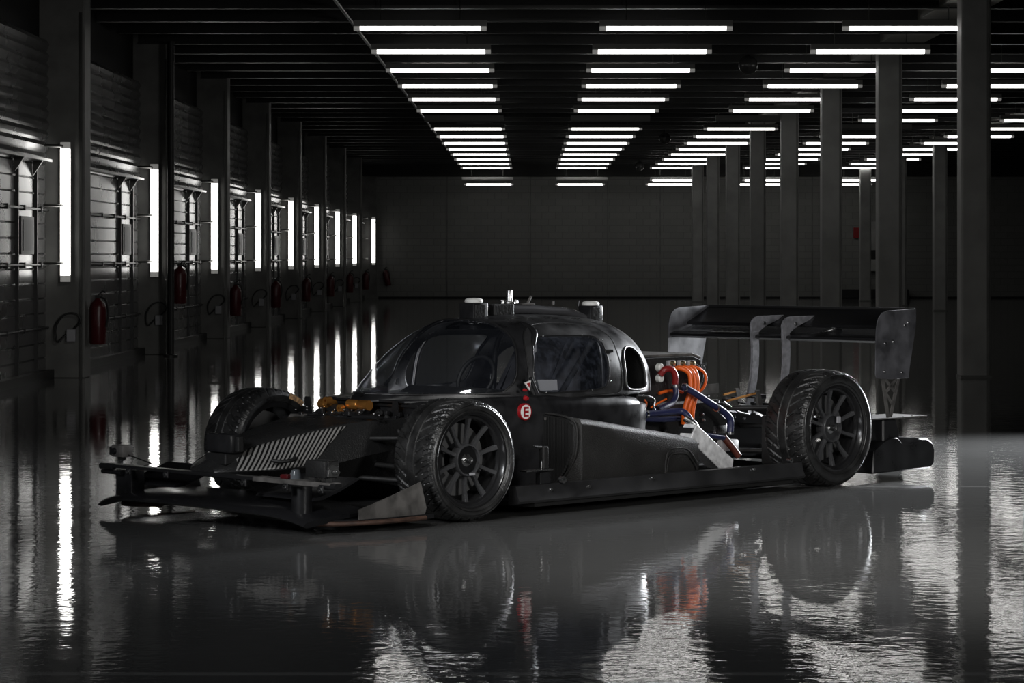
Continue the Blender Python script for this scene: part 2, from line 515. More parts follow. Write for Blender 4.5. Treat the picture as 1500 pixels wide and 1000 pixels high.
for ri, (x0, rn, k0) in enumerate(rows):
    n = 0
    for k in range(k0, 15):
        y = Y0L + DL * k
        lit = not (k == 6 and ri < 3) and not (ri == 3 and k == 7)
        if lit:
            put(True, x0 + LEN / 2, y, LZ, 'lit tube lamp, %s from camera in the %s' % (ordinal(n), rn), 'lit ceiling tube lamps')
            n += 1
        else:
            put(False, x0 + LEN / 2, y, LZ, 'dark unlit tube lamp in the gap of the %s' % rn, 'unlit ceiling tube lamps')
    xe = x0 + 0.02
    lo1 = put(ri >= 2, xe + LEN / 2, 84.4, 3.80, ('lit' if ri >= 2 else 'unlit') + ' tube lamp hung low near the back wall, %s' % rn,
        'low tube lamps near the back wall')
    lo2 = put(True, xe + LEN / 2, 87.6, 3.75, 'lit tube lamp hung lowest against the back wall, %s' % rn, 'low tube lamps near the back wall')
    add_rods(lo1, 4.755); add_rods(lo2, 4.755)

# wall lamps on the pillars: fixture turned upright, tube towards the camera
UPRIGHT = Matrix(((0, 1, 0), (0, 0, 1), (1, 0, 0))).to_euler()
def pillar(y, first=False):
    bm = B()
    add_box(bm, (XL - 0.08, y, 0), (-5.1, y + 0.42, ZC), 0.012)
    p = obj('wall_pillar', bm, M_pillar)
    obj('edge_strip', box((-5.16, y - 0.02, 0), (-5.13, y + 0.002, 4.2)), M_pipe, p)
    return p
pn = ['nearest', 'second', 'third', 'fourth', 'fifth', 'sixth', 'seventh', 'eighth', 'farthest']
for i in range(9):
    y = YCOL + PIT * i
    if i < 8:
        tag(pillar(y), 'grey wall pillar between the dock doors, %s from the camera' % pn[i], 'pillar', 'pillars along the left wall')
    else:
        y = YF - 0.32
        tag(obj('wall_pillar', box((XL - 0.08, y + 0.02, 0), (-5.05, YF, ZC)), M_pillar), 'grey corner pillar at the far end of the left wall', 'pillar', 'pillars along the left wall')
    lx = -5.31 if i < 8 else -5.14
    o = put(True, lx, y - 0.076, 1.905, 'upright lit tube lamp on the %s wall pillar' % pn[i], 'upright tube lamps along the left wall',
            UPRIGHT)
    # socket box with hanging cable loop
    if i < 8:
        s = obj('socket_box', box((-5.30, y - 0.07, 0.42), (-5.2, y, 0.56), 0.008), M_card)
        tag(s, 'small pale socket box low on the %s wall pillar' % pn[i], 'socket', 'socket boxes with cables')
        obj('cable_loop', tube([(-5.31, y - 0.04, 0.5), (-5.4, y - 0.08, 0.42), (-5.42, y - 0.08, 0.58), (-5.33, y - 0.09, 0.72),
                                (-5.2, y - 0.08, 0.74), (-5.14, y - 0.06, 0.66), (-5.22, y - 0.05, 0.56)], 0.012, 8), M_blackpipe, s)

# dock doors
def dock_door(i, y0, y1):
    d = empty_mesh_door(i, y0, y1)
    return d
def empty_mesh_door(i, y0, y1):
    bm = B()
    # ribbed sectional leaf: profile in (x, z) extruded along y
    poly = []
    z = 0.08
    while z < 2.45:
        poly += [(XL, z), (XL, z + 0.145), (XL - 0.018, z + 0.155)]
        z += 0.17
    top = z
    while z < 3.85:
        poly += [(XL + 0.025, z + 0.02), (XL + 0.04, z + 0.07), (XL + 0.01, z + 0.12)]
        z += 0.13
    pts = [(XL - 0.08, 0.08)] + poly + [(XL - 0.08, z)]
    A = [bm.verts.new((x, y0, zz)) for x, zz in pts]; C_ = [bm.verts.new((x, y1, zz)) for x, zz in pts]
    n = len(pts)
    bm.faces.new(A); bm.faces.new(list(reversed(C_)))
    for k in range(n): bm.faces.new((A[k], C_[k], C_[(k + 1) % n], A[(k + 1) % n]))
    d = obj('door_%d' % i, bm, M_shutter)
    tag(d, kind='structure')
    L = y1 - y0
    # lintel ledge with brackets
    bm = B()
    add_box(bm, (XL, y0, 2.47), (XL + 0.13, y1 - 0.3, 2.50))
    for f in (0.72, 0.88):
        add_prism(bm, [(XL + 0.01, 2.47), (XL + 0.12, 2.47), (XL + 0.01, 2.30)], y0 + L * f, y0 + L * f + 0.03, 'v')
    obj('lintel', bm, M_pipe, d)
    for zz in (1.93, 1.3, 0.58):
        bm = tube([(XL + 0.03, y0, zz), (XL + 0.03, y1, zz)], 0.014, 6, smooth=False)
        for q in range(7):
            add_box(bm, (XL, y0 + L * (q + 0.5) / 7 - 0.02, zz - 0.03), (XL + 0.05, y0 + L * (q + 0.5) / 7 + 0.02, zz + 0.03))
        obj('hinge_rail', bm, M_rail, d)
    for f in (0.74, 0.9):
        obj('upright', box((XL, y0 + L * f - 0.02, 0.1), (XL + 0.035, y0 + L * f + 0.02, 2.47)), M_rail, d)
    fr = obj('window_frame', box((XL, y0 + L * 0.765, 1.42), (XL + 0.03, y0 + L * 0.875, 1.84), 0.006), M_blackpipe, d)
    obj('pane', box((XL + 0.02, y0 + L * 0.78, 1.46), (XL + 0.035, y0 + L * 0.86, 1.80)), M_doorwin, fr)
    # bottom kerb
    obj('threshold', box((XL, y0, 0), (XL + 0.1, y1, 0.1)), M_blackpipe, d)
    # brackets standing off the far jamb
    for zz in (2.66, 1.98, 1.32):
        obj('track_bracket', tube([(XL + 0.02, y1 - 0.28, zz), (XL + 0.16, y1 - 0.2, zz), (XL + 0.22, y1 - 0.1, zz)], 0.018, 8), M_pipe, d)
    return d
for i in range(9):
    y0 = YCOL + PIT * (i - 1) + 0.42; y1 = YCOL + PIT * i
    if i == 0: y0 = 24.0
    if i == 8: y1 = YF - 0.31
    dock_door(i + 1, y0 + 0.002, y1 - 0.002)

# black pipe standing beside the second pillar
pp = obj('standing_pipe', tube([(-5.0, 37.7, 0), (-5.0, 37.7, 4.4)], 0.05, 12, smooth=False), M_blackpipe)
tag(pp, 'tall thin black pipe standing in front of the second wall pillar', 'pipe')
obj('base_flange', lathe([(0.0, 0), (0.1, 0), (0.1, 0.02), (0.05, 0.03), (0.0, 0.03)], 20, (-5.0, 37.7, 0), 'z'), M_blackpipe, pp)

# fire extinguishers
def extinguisher(loc, tilt=0.0):
    e = empty('fire_extinguisher', loc)
    e.rotation_euler = (0, tilt, 0)
    obj('cylinder', lathe([(0.0, 0), (0.085, 0.0), (0.098, 0.02), (0.098, 0.42), (0.085, 0.47), (0.04, 0.51), (0.03, 0.53), (0, 0.53)], 24, axis='z'), M_ext, e, 40)
    obj('valve', box((-0.03, -0.02, 0.53), (0.03, 0.02, 0.57), 0.005), M_blackpipe, e)
    obj('lever', tube([(0.0, 0, 0.56), (0.05, 0, 0.61), (0.09, 0, 0.6)], 0.01, 6), M_blackpipe, e)
    obj('hose', tube([(0.03, -0.01, 0.55), (0.1, -0.02, 0.5), (0.12, -0.02, 0.35), (0.1, -0.03, 0.2)], 0.012, 8), M_blackpipe, e)
    return e
e0 = extinguisher((-4.99, YCOL + 0.25, 0.38))
for i in range(8):
    e = e0 if i == 0 else copy_tree(e0)
    e.location = (-4.99, YCOL + 0.25 + PIT * i, 0.38 if i != 1 else 0.72)
    tag(e, 'red fire extinguisher hung on the %s wall pillar' % pn[i], 'fire extinguisher', 'extinguishers along the left wall')
e = copy_tree(e0)
e.location = (-4.66, YF - 0.12, 0.42); e.rotation_euler = (0, -0.22, 0)
tag(e, 'red fire extinguisher hung tilted on the grey back wall', 'fire extinguisher', 'extinguishers along the left wall')

# round globes hanging from the ceiling
for i, (x, y, r, lb) in enumerate(((3.3, 40.5, 0.15, 'nearest'), (3.33, 65.8, 0.15, 'middle'), (3.55, 86.0, 0.15, 'farthest'))):
    g = obj('ceiling_globe', lathe([(0.001, -r), (r * .55, -r * .85), (r * .85, -r * .5), (r, 0), (r * .85, r * .5), (r * .5, r * .85), (0.001, r)], 24, (x, y, 4.27), 'z'), M_globe, smooth=60)
    tag(g, '%s of the dark unlit globes hanging between the ceiling lamp rows' % lb, 'globe lamp', 'dark globes under the ceiling')
    obj('stem', tube([(x, y, 4.41), (x, y, ZC)], 0.02, 8, smooth=False), M_blackpipe, g)

# conduit along the ceiling on the left
cd = obj('conduit', tube([(-2.25, 20, 4.38), (-2.25, YF - 1.1, 4.38)], 0.022, 10, smooth=False), M_beam)
tag(cd, 'long metal conduit under the ceiling, running over the leftmost lamp row', 'pipe')
obj('clamp', box((-2.28, 45, 4.35), (-2.22, 45.05, 4.41)), M_pipe, cd)

# small things on the back wall at the right
tag(obj('alarm_box', box((10.83, YF - 0.1, 2.0), (11.1, YF, 2.35), 0.01), M_red), 'small red box fixed on the back wall between the columns', 'box')
cb = obj('wall_cabinet', box((11.2, YF - 0.25, 0.9), (12.1, YF, 2.55), 0.01), M_col)
tag(cb, 'pale cabinet hung on the back wall right of the red box', 'cabinet')
obj('cabinet_door', box((11.25, YF - 0.27, 1.3), (12.05, YF - 0.25, 1.6), 0.005), M_blackpipe, cb)
tag(obj('storage_box', box((10.0, YF - 0.6, 0.0), (12.6, YF - 0.05, 0.3), 0.02), M_blackpipe), 'long low dark box on the floor against the back wall', 'box')


# ================================================================== THE CAR
# local axes: x = u (rearwards), y = v (away from the camera), z = w (up); origin on the floor under the front axle
UX, UY = 0.70495, 0.70926
OX, OY = -0.95739, 14.84919
WB = 3.0757
car = empty('race_car', (OX, OY, 0), math.atan2(UY, UX))
tag(car, 'matt black prototype race car with bubble canopy and rear wing on the glossy floor', 'car')

def fV(px, py, v):
    """point of the car's lengthwise plane y = v that is seen at a given place of the photograph"""
    a = (px - 774) / FPX; b = (375 - py) / FPX
    Y = (v - OX * UY + OY * UX) / (-UY * a + UX); X = a * Y
    return ((X - OX) * UX + (Y - OY) * UY, v, EYE + b * Y)
def fU(px, py, u):
    a = (px - 774) / FPX; b = (375 - py) / FPX
    Y = (u + OX * UX + OY * UY) / (UX * a + UY); X = a * Y
    return (u, -(X - OX) * UY + (Y - OY) * UX, EYE + b * Y)
def part(name, bm, m, parent=None, smooth=None, label=None):
    o = obj(name, bm, m, parent or car, smooth)
    if label: o['label'] = label
    return o

# ---------------- wheels
def tyre_mesh(R, Wd, rr, NG):
    """tread with carved grooves. axis y, centred on y=0; outer side = -y"""
    bm = B()
    seg = 480
    prof = []          # (r, y, tread?)
    h = Wd / 2
    # sidewall outer -> tread -> sidewall inner
    side = [(rr, -h * 0.80), (rr + 0.004, -h * 0.90), (rr + 0.02, -h * 0.97), (rr + (R - rr) * 0.5, -h * 1.0), (R - 0.03, -h * 0.97), (R - 0.016, -h * 0.92)]
    prof += [(r, y, 0) for r, y in side]
    nt_ = 44
    for i in range(nt_ + 1):
        s = -0.86 + 1.72 * i / nt_
        prof.append((R - 0.010 * abs(s / 0.86) ** 3, s * h, 1))
    prof += [(r, -y, 0) for r, y in reversed(side)]
    rings = []
    for r, y, td in prof:
        ring = []
        s = y / h
        for k in range(seg):
            t = 2 * PI * k / seg
            rad = r
            if td or r > R - 0.02:
                g = False
                if td and (abs(abs(s) - 0.20) < 0.028): g = True
                a = (t / (2 * PI) * NG + 1.9 * abs(s) ** 0.8) % 1.0
                if abs(s) > 0.24 and a < 0.17: g = True
                a2 = (t / (2 * PI) * NG * 2 + 1.2 * abs(s)) % 1.0
                if 0.55 < abs(s) < 0.97 and a2 < 0.13: g = True
                if g: rad -= 0.0065 if td else 0.005
            ring.append(bm.verts.new((math.cos(t) * rad, y, math.sin(t) * rad)))
        rings.append(ring)
    for i in range(len(rings) - 1):
        a, b = rings[i], rings[i + 1]
        for k in range(seg):
            bm.faces.new((a[k], a[(k + 1) % seg], b[(k + 1) % seg], b[k]))
    # inner surface closing the carcass
    ra = [bm.verts.new((math.cos(2 * PI * k / seg) * (rr - 0.004), -h * 0.7, math.sin(2 * PI * k / seg) * (rr - 0.004))) for k in range(seg)]
    rb = [bm.verts.new((math.cos(2 * PI * k / seg) * (rr - 0.004), h * 0.7, math.sin(2 * PI * k / seg) * (rr - 0.004))) for k in range(seg)]
    for k in range(seg):
        k2 = (k + 1) % seg
        bm.faces.new((rings[0][k2], rings[0][k], ra[k], ra[k2]))
        bm.faces.new((ra[k2], ra[k], rb[k], rb[k2]))
        bm.faces.new((rb[k2], rb[k], rings[-1][k], rings[-1][k2]))
    return bm

def make_wheel(R, Wd, rr, rot0, label, NG):
    """outer face towards -y"""
    h = Wd / 2
    bm = B()
    # barrel with outer lip
    add_lathe(bm, [(rr + 0.004, -h * 0.86), (rr + 0.006, -h * 0.92), (rr - 0.004, -h * 0.93), (rr - 0.010, -h * 0.88), (rr - 0.016, -h * 0.70), (rr - 0.026, -h * 0.5),
                   (rr - 0.028, h * 0.8), (rr + 0.003, h * 0.86), (rr + 0.003, h * 0.80), (rr - 0.018, h * 0.7), (rr - 0.018, -h * 0.55), (rr - 0.006, -h * 0.78)], 96, closed=True)
    # inner step ring that carries the spokes
    add_lathe(bm, [(rr - 0.014, -h * 0.74), (rr - 0.026, -h * 0.72), (rr - 0.032, -h * 0.60), (rr - 0.016, -h * 0.60)], 96, closed=True)
    wh0 = bm; bm = B()
    # ten straight spokes
    for k in range(10):
        a = rot0 + 2 * PI * k / 10
        Mx = Matrix.Rotation(-a, 4, 'Y')
        r0, r1 = 0.072, rr - 0.016
        w0, w1 = 0.0125, 0.0105
        A = []
        for (r, w_, yo, yi) in ((r0, w0, -h * 0.62, -h * 0.46), (r0 + 0.5 * (r1 - r0), (w0 + w1) / 2 - 0.001, -h * 0.60, -h * 0.49), (r1, w1 + 0.004, -h * 0.72, -h * 0.55)):
            A.append([Mx @ Vector((r, yo, -w_ * 0.75)), Mx @ Vector((r, yo, w_ * 0.75)), Mx @ Vector((r, yo + 0.006, w_)), Mx @ Vector((r, yi, w_)), Mx @ Vector((r, yi, -w_)), Mx @ Vector((r, yo + 0.006, -w_))])
        add_loft(bm, A)
    # hub drum
    add_lathe(bm, [(0.070, -h * 0.30), (0.084, -h * 0.32), (0.088, -h * 0.66), (0.083, -h * 0.72), (0.076, -h * 0.71), (0.074, -h * 0.60)], 64)
    add_lathe(wh0, [(0.074, -h * 0.60), (0.072, -h * 0.50), (0.03, -h * 0.46), (0.0001, -h * 0.46)], 64)
    wh = obj('wheel', bm, M_rim, None, smooth=35)
    obj('rim_barrel', wh0, M_barrel, wh, smooth=35)
    if label: wh['label'] = label
    ty = obj('tyre', tyre_mesh(R, Wd, rr, NG), M_rubber, wh, smooth=32)
    # raised rings moulded on the outer sidewall
    bm = B()
    for r in (rr + 0.016, R - 0.030):
        add_lathe(bm, [(r, -h * 0.985), (r + 0.002, -h * 1.01), (r + 0.004, -h * 0.985)], 128, closed=True)
    obj('sidewall_ring', bm, M_rubber, wh, smooth=40)
    nut = lathe([(0.0001, -h * 0.80), (0.008, -h * 0.80), (0.010, -h * 0.83), (0.016, -h * 0.83), (0.018, -h * 0.78), (0.018, -h * 0.62), (0.034, -h * 0.60), (0.036, -h * 0.46), (0.0001, -h * 0.46)], 32)
    obj('centre_lock_nut', nut, M_steel, wh, smooth=30)
    bm = B()
    add_lathe(bm, [(0.09, -0.012), (rr - 0.055, -0.012), (rr - 0.055, 0.012), (0.09, 0.012)], 72, closed=True)
    obj('brake_disc', bm, M_disc, wh, smooth=30)
    # caliper hugging the front of the disc
    bm = B()
    ring_o = []
    for t in [math.radians(x) for x in range(150, 221, 10)]:
        c, s = math.cos(t), math.sin(t)
        r1_, r2_ = rr - 0.115, rr - 0.032
        ring_o.append([(c * r1_, -0.045, s * r1_), (c * r2_, -0.035, s * r2_), (c * r2_, 0.035, s * r2_), (c * r1_, 0.045, s * r1_)])
    add_loft(bm, ring_o)
    bmesh.ops.bevel(bm, geom=bm.edges[:], offset=0.004, segments=1, affect='EDGES')
    obj('brake_caliper', bm, M_dkalu, wh, smooth=30)
    # upright behind
    obj('upright', lathe([(0.05, 0.0), (0.06, 0.03), (0.06, h * 0.7), (0.03, h * 0.9), (0.0001, h * 0.9)], 24), M_dkalu, wh, 30)
    return wh

wf = make_wheel(0.325, 0.30, 0.247, math.radians(90), 'front wheel nearest the camera with ten spokes', 34)
wf.parent = car; wf.location = (0, -0.95 + 0.15, 0.325); wf.rotation_euler = (0, math.radians(3), 0)
wf2 = copy_tree(wf, car); wf2.location = (0, 0.95 - 0.15, 0.325); wf2.rotation_euler = (0, 0, PI)
wf2['label'] = 'far front wheel seen from its inner side'
wr = make_wheel(0.355, 0.315, 0.256, math.radians(90), 'rear wheel nearest the camera with bright tyre shoulder', 34)
wr.parent = car; wr.location = (WB, -0.95 + 0.158, 0.355); wr.rotation_euler = (0, math.radians(-3), 0)
wr2 = copy_tree(wr, car); wr2.location = (WB, 0.95 - 0.158, 0.355); wr2.rotation_euler = (0, 0, PI)
wr2['label'] = 'far rear wheel'
# brown label on the far front tyre's inner sidewall
bm = B(); rg = []
for i in range(9):
    t = math.radians(52 + 22 * i / 8)
    rg.append([(math.cos(t) * r, 0.80 - 0.153, 0.325 + math.sin(t) * r) for r in (0.275, 0.305)])
for i in range(8):
    bm.faces.new([bm.verts.new(p) for p in (rg[i][0], rg[i][1], rg[i + 1][1], rg[i + 1][0])])
bmesh.ops.remove_doubles(bm, verts=bm.verts[:], dist=1e-5)
bmesh.ops.solidify(bm, geom=bm.faces[:], thickness=0.002)
part('tyre_label', bm, M_stickb)
# bright valve tag on the near rear hub
part('hub_tag', box((WB + 0.018, -0.95 + 0.028, 0.385), (WB + 0.055, -0.95 + 0.036, 0.425), 0.003), M_card)
part('hub_tag', box((-0.005, -0.95 + 0.028, 0.244), (0.035, -0.95 + 0.036, 0.258), 0.003), M_card)

# ---------------- canopy
KU = [.0, .06, .15, .3, .5, .75, 1.0, 1.3, 1.6, 1.85, 2.05, 2.2, 2.3]
KT = [0.61, 0.629, 0.672, 0.778, 0.91, 1.025, 1.058, 1.060, 1.048, 1.016, 0.931, 0.821, 0.652]
KB = [0.05, 0.112, 0.193, 0.303, 0.422, 0.52, 0.568, 0.586, 0.564, 0.478, 0.338, 0.193, 0.05]
def herm(x, X, Y):
    n = len(X)
    if x <= X[0]: return Y[0]
    if x >= X[-1]: return Y[-1]
    i = max(j for j in range(n - 1) if X[j] <= x)
    d = [(Y[j + 1] - Y[j]) / (X[j + 1] - X[j]) for j in range(n - 1)]
    m = lambda j: d[0] if j == 0 else (d[-1] if j == n - 1 else (d[j - 1] + d[j]) / 2)
    hh = X[i + 1] - X[i]; t = (x - X[i]) / hh
    return (2*t**3-3*t*t+1)*Y[i]+(t**3-2*t*t+t)*hh*m(i)+(-2*t**3+3*t*t)*Y[i+1]+(t**3-t*t)*hh*m(i+1)
def S(u, deg, off=0.0):
    """canopy skin: deg 0 = near flank, 90 = crest, 180 = far flank"""
    q = math.radians(deg)
    t = herm(u, KU, KT) + off; b = herm(u, KU, KB) + off
    c, s = math.cos(q), max(0.0, math.sin(q))
    return Vector((u, -b * math.copysign(abs(c) ** (2 / 2.3), c), 0.6 + (t - 0.6) * s ** (2 / 2.3)))
def inside(x, y, poly):
    r = False; j = len(poly) - 1
    for i in range(len(poly)):
        xi, yi = poly[i]; xj, yj = poly[j]
        if (yi > y) != (yj > y) and x < (xj - xi) * (y - yi) / (yj - yi) + xi: r = not r
        j = i
    return r
def rnd(poly, n=6):
    """closed smooth outline"""
    P = [Vector((a, b, 0)) for a, b in poly]; N = len(P); out = []
    for i in range(N):
        a, b, c, d = P[i - 1], P[i], P[(i + 1) % N], P[(i + 2) % N]
        for k in range(n):
            t = k / n
            q = 0.5 * ((2 * b) + (c - a) * t + (2 * a - 5 * b + 4 * c - d) * t * t + (3 * b - a - 3 * c + d) * t ** 3)
            out.append((q.x, q.y))
    return out
WS = [(0.10, 6.5), (0.26, 6.5), (0.525, 6), (0.67, 5.5), (0.725, 10), (0.755, 16), (0.79, 30), (0.815, 39), (0.83, 47), (0.835, 58), (0.83, 70), (0.80, 81), (0.79, 90)]
WIN = rnd([(0.862, 16), (0.915, 34), (0.965, 42.5), (1.04, 45), (1.225, 45.3), (1.42, 44.5), (1.475, 40), (1.465, 29), (1.445, 16), (1.415, 8), (1.36, 4), (1.13, 3), (0.93, 3), (0.875, 6)])
DOOR = rnd([(0.855, 30), (0.90, 44), (0.97, 54), (1.065, 59.5), (1.205, 61.5), (1.40, 60), (1.55, 56), (1.60, 44), (1.575, 29), (1.56, 13), (1.545, 4), (1.50, 1.0), (1.35, 0.5), (0.93, 0.5), (0.84, 3), (0.825, 10)])
INTK = rnd([(1.60, 4), (1.60, 14), (1.62, 24), (1.67, 32), (1.735, 35), (1.80, 33), (1.855, 26), (1.87, 16), (1.86, 8), (1.85, 3), (1.72, 2)])
WSP = WS + [(u, 180 - d) for u, d in reversed(WS[:-1])]
# close the windshield polygon round the nose of the bubble
NU, NQ = 460, 240
groups = {'shell': [], 'windshield': [], 'door_skin': [], 'side_glass': [], 'far_glass': []}
def classify(u, d):
    m = 180 - d
    dn = d if d < 90 else m
    if inside(u, d, WIN): return 'side_glass'
    if inside(u, m, WIN): return 'far_glass'
    if inside(u, d, INTK) or inside(u, m, INTK): return None
    if inside(u, d, DOOR): return 'door_skin'
    # windshield
    ub = None
    for i in range(3, len(WS) - 1):
        if WS[i][1] <= dn <= WS[i + 1][1]:
            ub = WS[i][0] + (WS[i + 1][0] - WS[i][0]) * (dn - WS[i][1]) / (WS[i + 1][1] - WS[i][1]); break
    if ub is not None and u < ub:
        p = S(u, d)
        if p.z > 0.637: return 'windshield'
    return 'shell'
us = [2.3 * (i / NU) for i in range(NU + 1)]
ds = [180 * j / NQ for j in range(NQ + 1)]
grid = {}
bms = {k: (B(), {}) for k in groups}
for i in range(NU):
    for j in range(NQ):
        g = classify((us[i] + us[i + 1]) / 2, (ds[j] + ds[j + 1]) / 2)
        if g is None: continue
        bm, vd = bms[g]
        off = {'door_skin': 0.004, 'windshield': 0.002, 'side_glass': 0.003, 'far_glass': 0.0}.get(g, 0.0)
        f = []
        for (a, b) in ((i, j), (i + 1, j), (i + 1, j + 1), (i, j + 1)):
            if (a, b) not in vd: vd[(a, b)] = bm.verts.new(S(us[a], ds[b], off))
            f.append(vd[(a, b)])
        try: bm.faces.new(f)
        except Exception: pass
def solid(bm, t):
    bmesh.ops.remove_doubles(bm, verts=bm.verts[:], dist=1e-5)
    bmesh.ops.recalc_face_normals(bm, faces=bm.faces[:])
    return bm
shell_o = part('canopy_shell', solid(bms['shell'][0], 0), M_black, smooth=40)
sm = shell_o.modifiers.new('thick', 'SOLIDIFY'); sm.thickness = 0.012; sm.offset = -1
door_o = part('cockpit_door', solid(bms['door_skin'][0], 0), M_door, smooth=40, label='scuffed black door skin round the side window')
sm = door_o.modifiers.new('thick', 'SOLIDIFY'); sm.thickness = 0.014; sm.offset = -1
part('windshield', solid(bms['windshield'][0], 0), M_glass, smooth=60)
part('side_window', solid(bms['side_glass'][0], 0), M_glass2, smooth=60)
part('side_window', solid(bms['far_glass'][0], 0), M_glass, smooth=60)
def outline(poly, r, m, name, mirror=False, off=0.004, closed=True, parent=None, seg=8):
    pts = [S(u, 180 - d if mirror else d, off) for u, d in poly]
    return part(name, tube(pts, r, seg, smooth=False, closed=closed), m, parent, 60)
outline(WIN, 0.0045, M_dkalu, 'window_seal', off=0.006, parent=door_o)
outline(WIN, 0.0045, M_matte, 'window_seal', True)
outline(DOOR, 0.0035, M_matte, 'door_seam', off=0.003, parent=door_o)
outline(DOOR, 0.003, M_matte, 'door_seam', True, off=0.0)
outline(INTK, 0.007, M_door, 'intake_lip', off=0.002)
outline(INTK, 0.007, M_door, 'intake_lip', True, off=0.002)
wsl = []
for i in range(3, len(WS) - 1):
    for k in range(4):
        t = k / 4
        wsl.append((WS[i][0] + (WS[i + 1][0] - WS[i][0]) * t, WS[i][1] + (WS[i + 1][1] - WS[i][1]) * t))
wsl += [(u, 180 - d) for u, d in reversed(wsl)]
part('windshield_seal', tube([S(u, d, 0.004) for u, d in wsl], 0.0055, 8, smooth=False), M_dkalu, smooth=60)
# white-lined inner edge of the windshield
# base rail of the windshield
rail = []
for i in range(40):
    u = 0.045 + 0.66 * i / 39
    t = herm(u, KU, KT) - 0.6
    s = max(0.0, min(1.0, (0.037 / max(t, 0.037)))) ** (2.3 / 2)
    q = math.degrees(math.asin(min(1, s)))
    rail.append(S(u, q, 0.004))
part('windshield_rail', tube(rail, 0.006, 8, smooth=False), M_black, smooth=60)
part('windshield_rail', tube([Vector((p.x, -p.y, p.z)) for p in rail], 0.006, 8, smooth=False), M_black, smooth=60)
# bolts round the side window
bm = B()
for i in range(0, len(WIN), 9):
    p = S(WIN[i][0] + (0.02 if WIN[i][0] > 1.2 else -0.0), WIN[i][1], 0.010)
    bmesh.ops.create_uvsphere(bm, u_segments=8, v_segments=6, radius=0.004, matrix=Matrix.Translation(p))
part('window_screws', bm, M_steel, door_o, 60)
# small latch at the rear of the side window
p = S(1.475, 30, 0.012)
part('window_latch', box((p.x - 0.02, p.y - 0.006, p.z - 0.012), (p.x + 0.05, p.y + 0.006, p.z + 0.006), 0.004), M_matte, door_o)

# intake duct behind the oval opening
bm = B(); rg = []
for dd in (0.0, 0.12, 0.22):
    rg.append([S(u, d, -0.012) + Vector((0.05 * dd, dd, -0.02 * dd)) for u, d in INTK])
add_loft(bm, rg, cap=False)
bm.faces.new([v for v in bm.verts[-len(INTK):]]) if False else None
part('intake_duct', bm, M_matte, smooth=60)

# cockpit interior seen through the panes
part('dashboard', prism([(0.32, 0.56), (0.62, 0.60), (0.72, 0.66), (0.80, 0.64), (0.84, 0.56)], -0.34, 0.34, 'v', 0.01), M_matte)
part('steering_wheel', tube([(0.93 + 0.05 * math.sin(t), 0.22 * 0 + 0.14 * math.cos(t), 0.70 + 0.12 * math.sin(t)) for t in [2 * PI * i / 24 for i in range(24)]], 0.013, 8, smooth=False, closed=True), M_matte, smooth=60)
bm = B()
add_prism(bm, [(1.20, 0.50), (1.30, 0.56), (1.52, 0.98), (1.60, 0.98), (1.60, 0.50)], -0.22, 0.22, 'v')
bmesh.ops.bevel(bm, geom=bm.edges[:], offset=0.03, segments=3, affect='EDGES')
part('seat', bm, M_seat, smooth=40)
for pts in ([(0.86, -0.47, 0.60), (0.92, -0.46, 0.86), (1.02, -0.36, 0.99), (1.05, 0, 1.03), (1.02, 0.36, 0.99), (0.92, 0.46, 0.86), (0.86, 0.47, 0.60)],
            [(1.52, -0.46, 0.55), (1.52, -0.43, 0.86), (1.52, -0.30, 0.98), (1.52, 0, 1.01), (1.52, 0.30, 0.98), (1.52, 0.43, 0.86), (1.52, 0.46, 0.55)],
            [(1.02, -0.34, 0.985), (1.52, -0.30, 0.975)], [(1.02, 0.34, 0.985), (1.52, 0.30, 0.975)], [(1.50, -0.40, 0.93), (1.16, -0.44, 0.60)]):
    part('roll_cage_bar', tube(pts, 0.017, 10), M_dkalu, smooth=60)
part('cockpit_panel', prism([fV(786, 556, -0.48)[0::2], fV(815, 556, -0.48)[0::2], fV(816, 571, -0.48)[0::2], fV(790, 572, -0.48)[0::2]], -0.485, -0.478, 'v'), M_card)
part('mirror_housing', box((1.20, -0.2, 0.84), (1.23, -0.05, 0.90), 0.01), M_card)

# ---------------- tub under the canopy
bm = B()
rgs = []
for u, hw, zt in ((0.10, 0.39, 0.60), (0.14, 0.40, 0.605), (0.35, 0.50, 0.615), (0.6, 0.565, 0.62), (0.95, 0.595, 0.62), (1.3, 0.60, 0.615), (1.55, 0.595, 0.60), (1.68, 0.585, 0.58), (1.76, 0.56, 0.53), (1.82, 0.50, 0.44)):
    rgs.append([(u, -hw + 0.04, 0.06), (u, -hw, 0.12), (u, -hw, 0.40), (u, -hw - 0.012, 0.54), (u, -hw + 0.004, zt - 0.02), (u, -hw + 0.03, zt),
                (u, hw - 0.03, zt), (u, hw - 0.004, zt - 0.02), (u, hw + 0.012, 0.54), (u, hw, 0.40), (u, hw, 0.12), (u, hw - 0.04, 0.06)])
add_loft(bm, rgs)
tub = part('tub', bm, M_black, smooth=50)
# deck plates in front of the windshield
part('scuttle_panel', prism([(0.07, -0.33), (0.32, -0.46), (0.60, -0.55), (0.60, 0.55), (0.32, 0.46), (0.07, 0.33)], 0.598, 0.612, 'w', 0.003), M_black)
# floor plate
part('floor_plate', prism([(-0.35, -0.60), (-0.30, -0.50), (0.40, -0.55), (0.50, -0.90), (2.70, -0.90), (2.74, -0.60), (3.60, -0.60), (3.60, 0.60), (2.74, 0.60), (2.70, 0.90), (0.50, 0.90), (0.40, 0.55), (-0.30, 0.50), (-0.35, 0.60)], 0.045, 0.07, 'w'), M_matte)

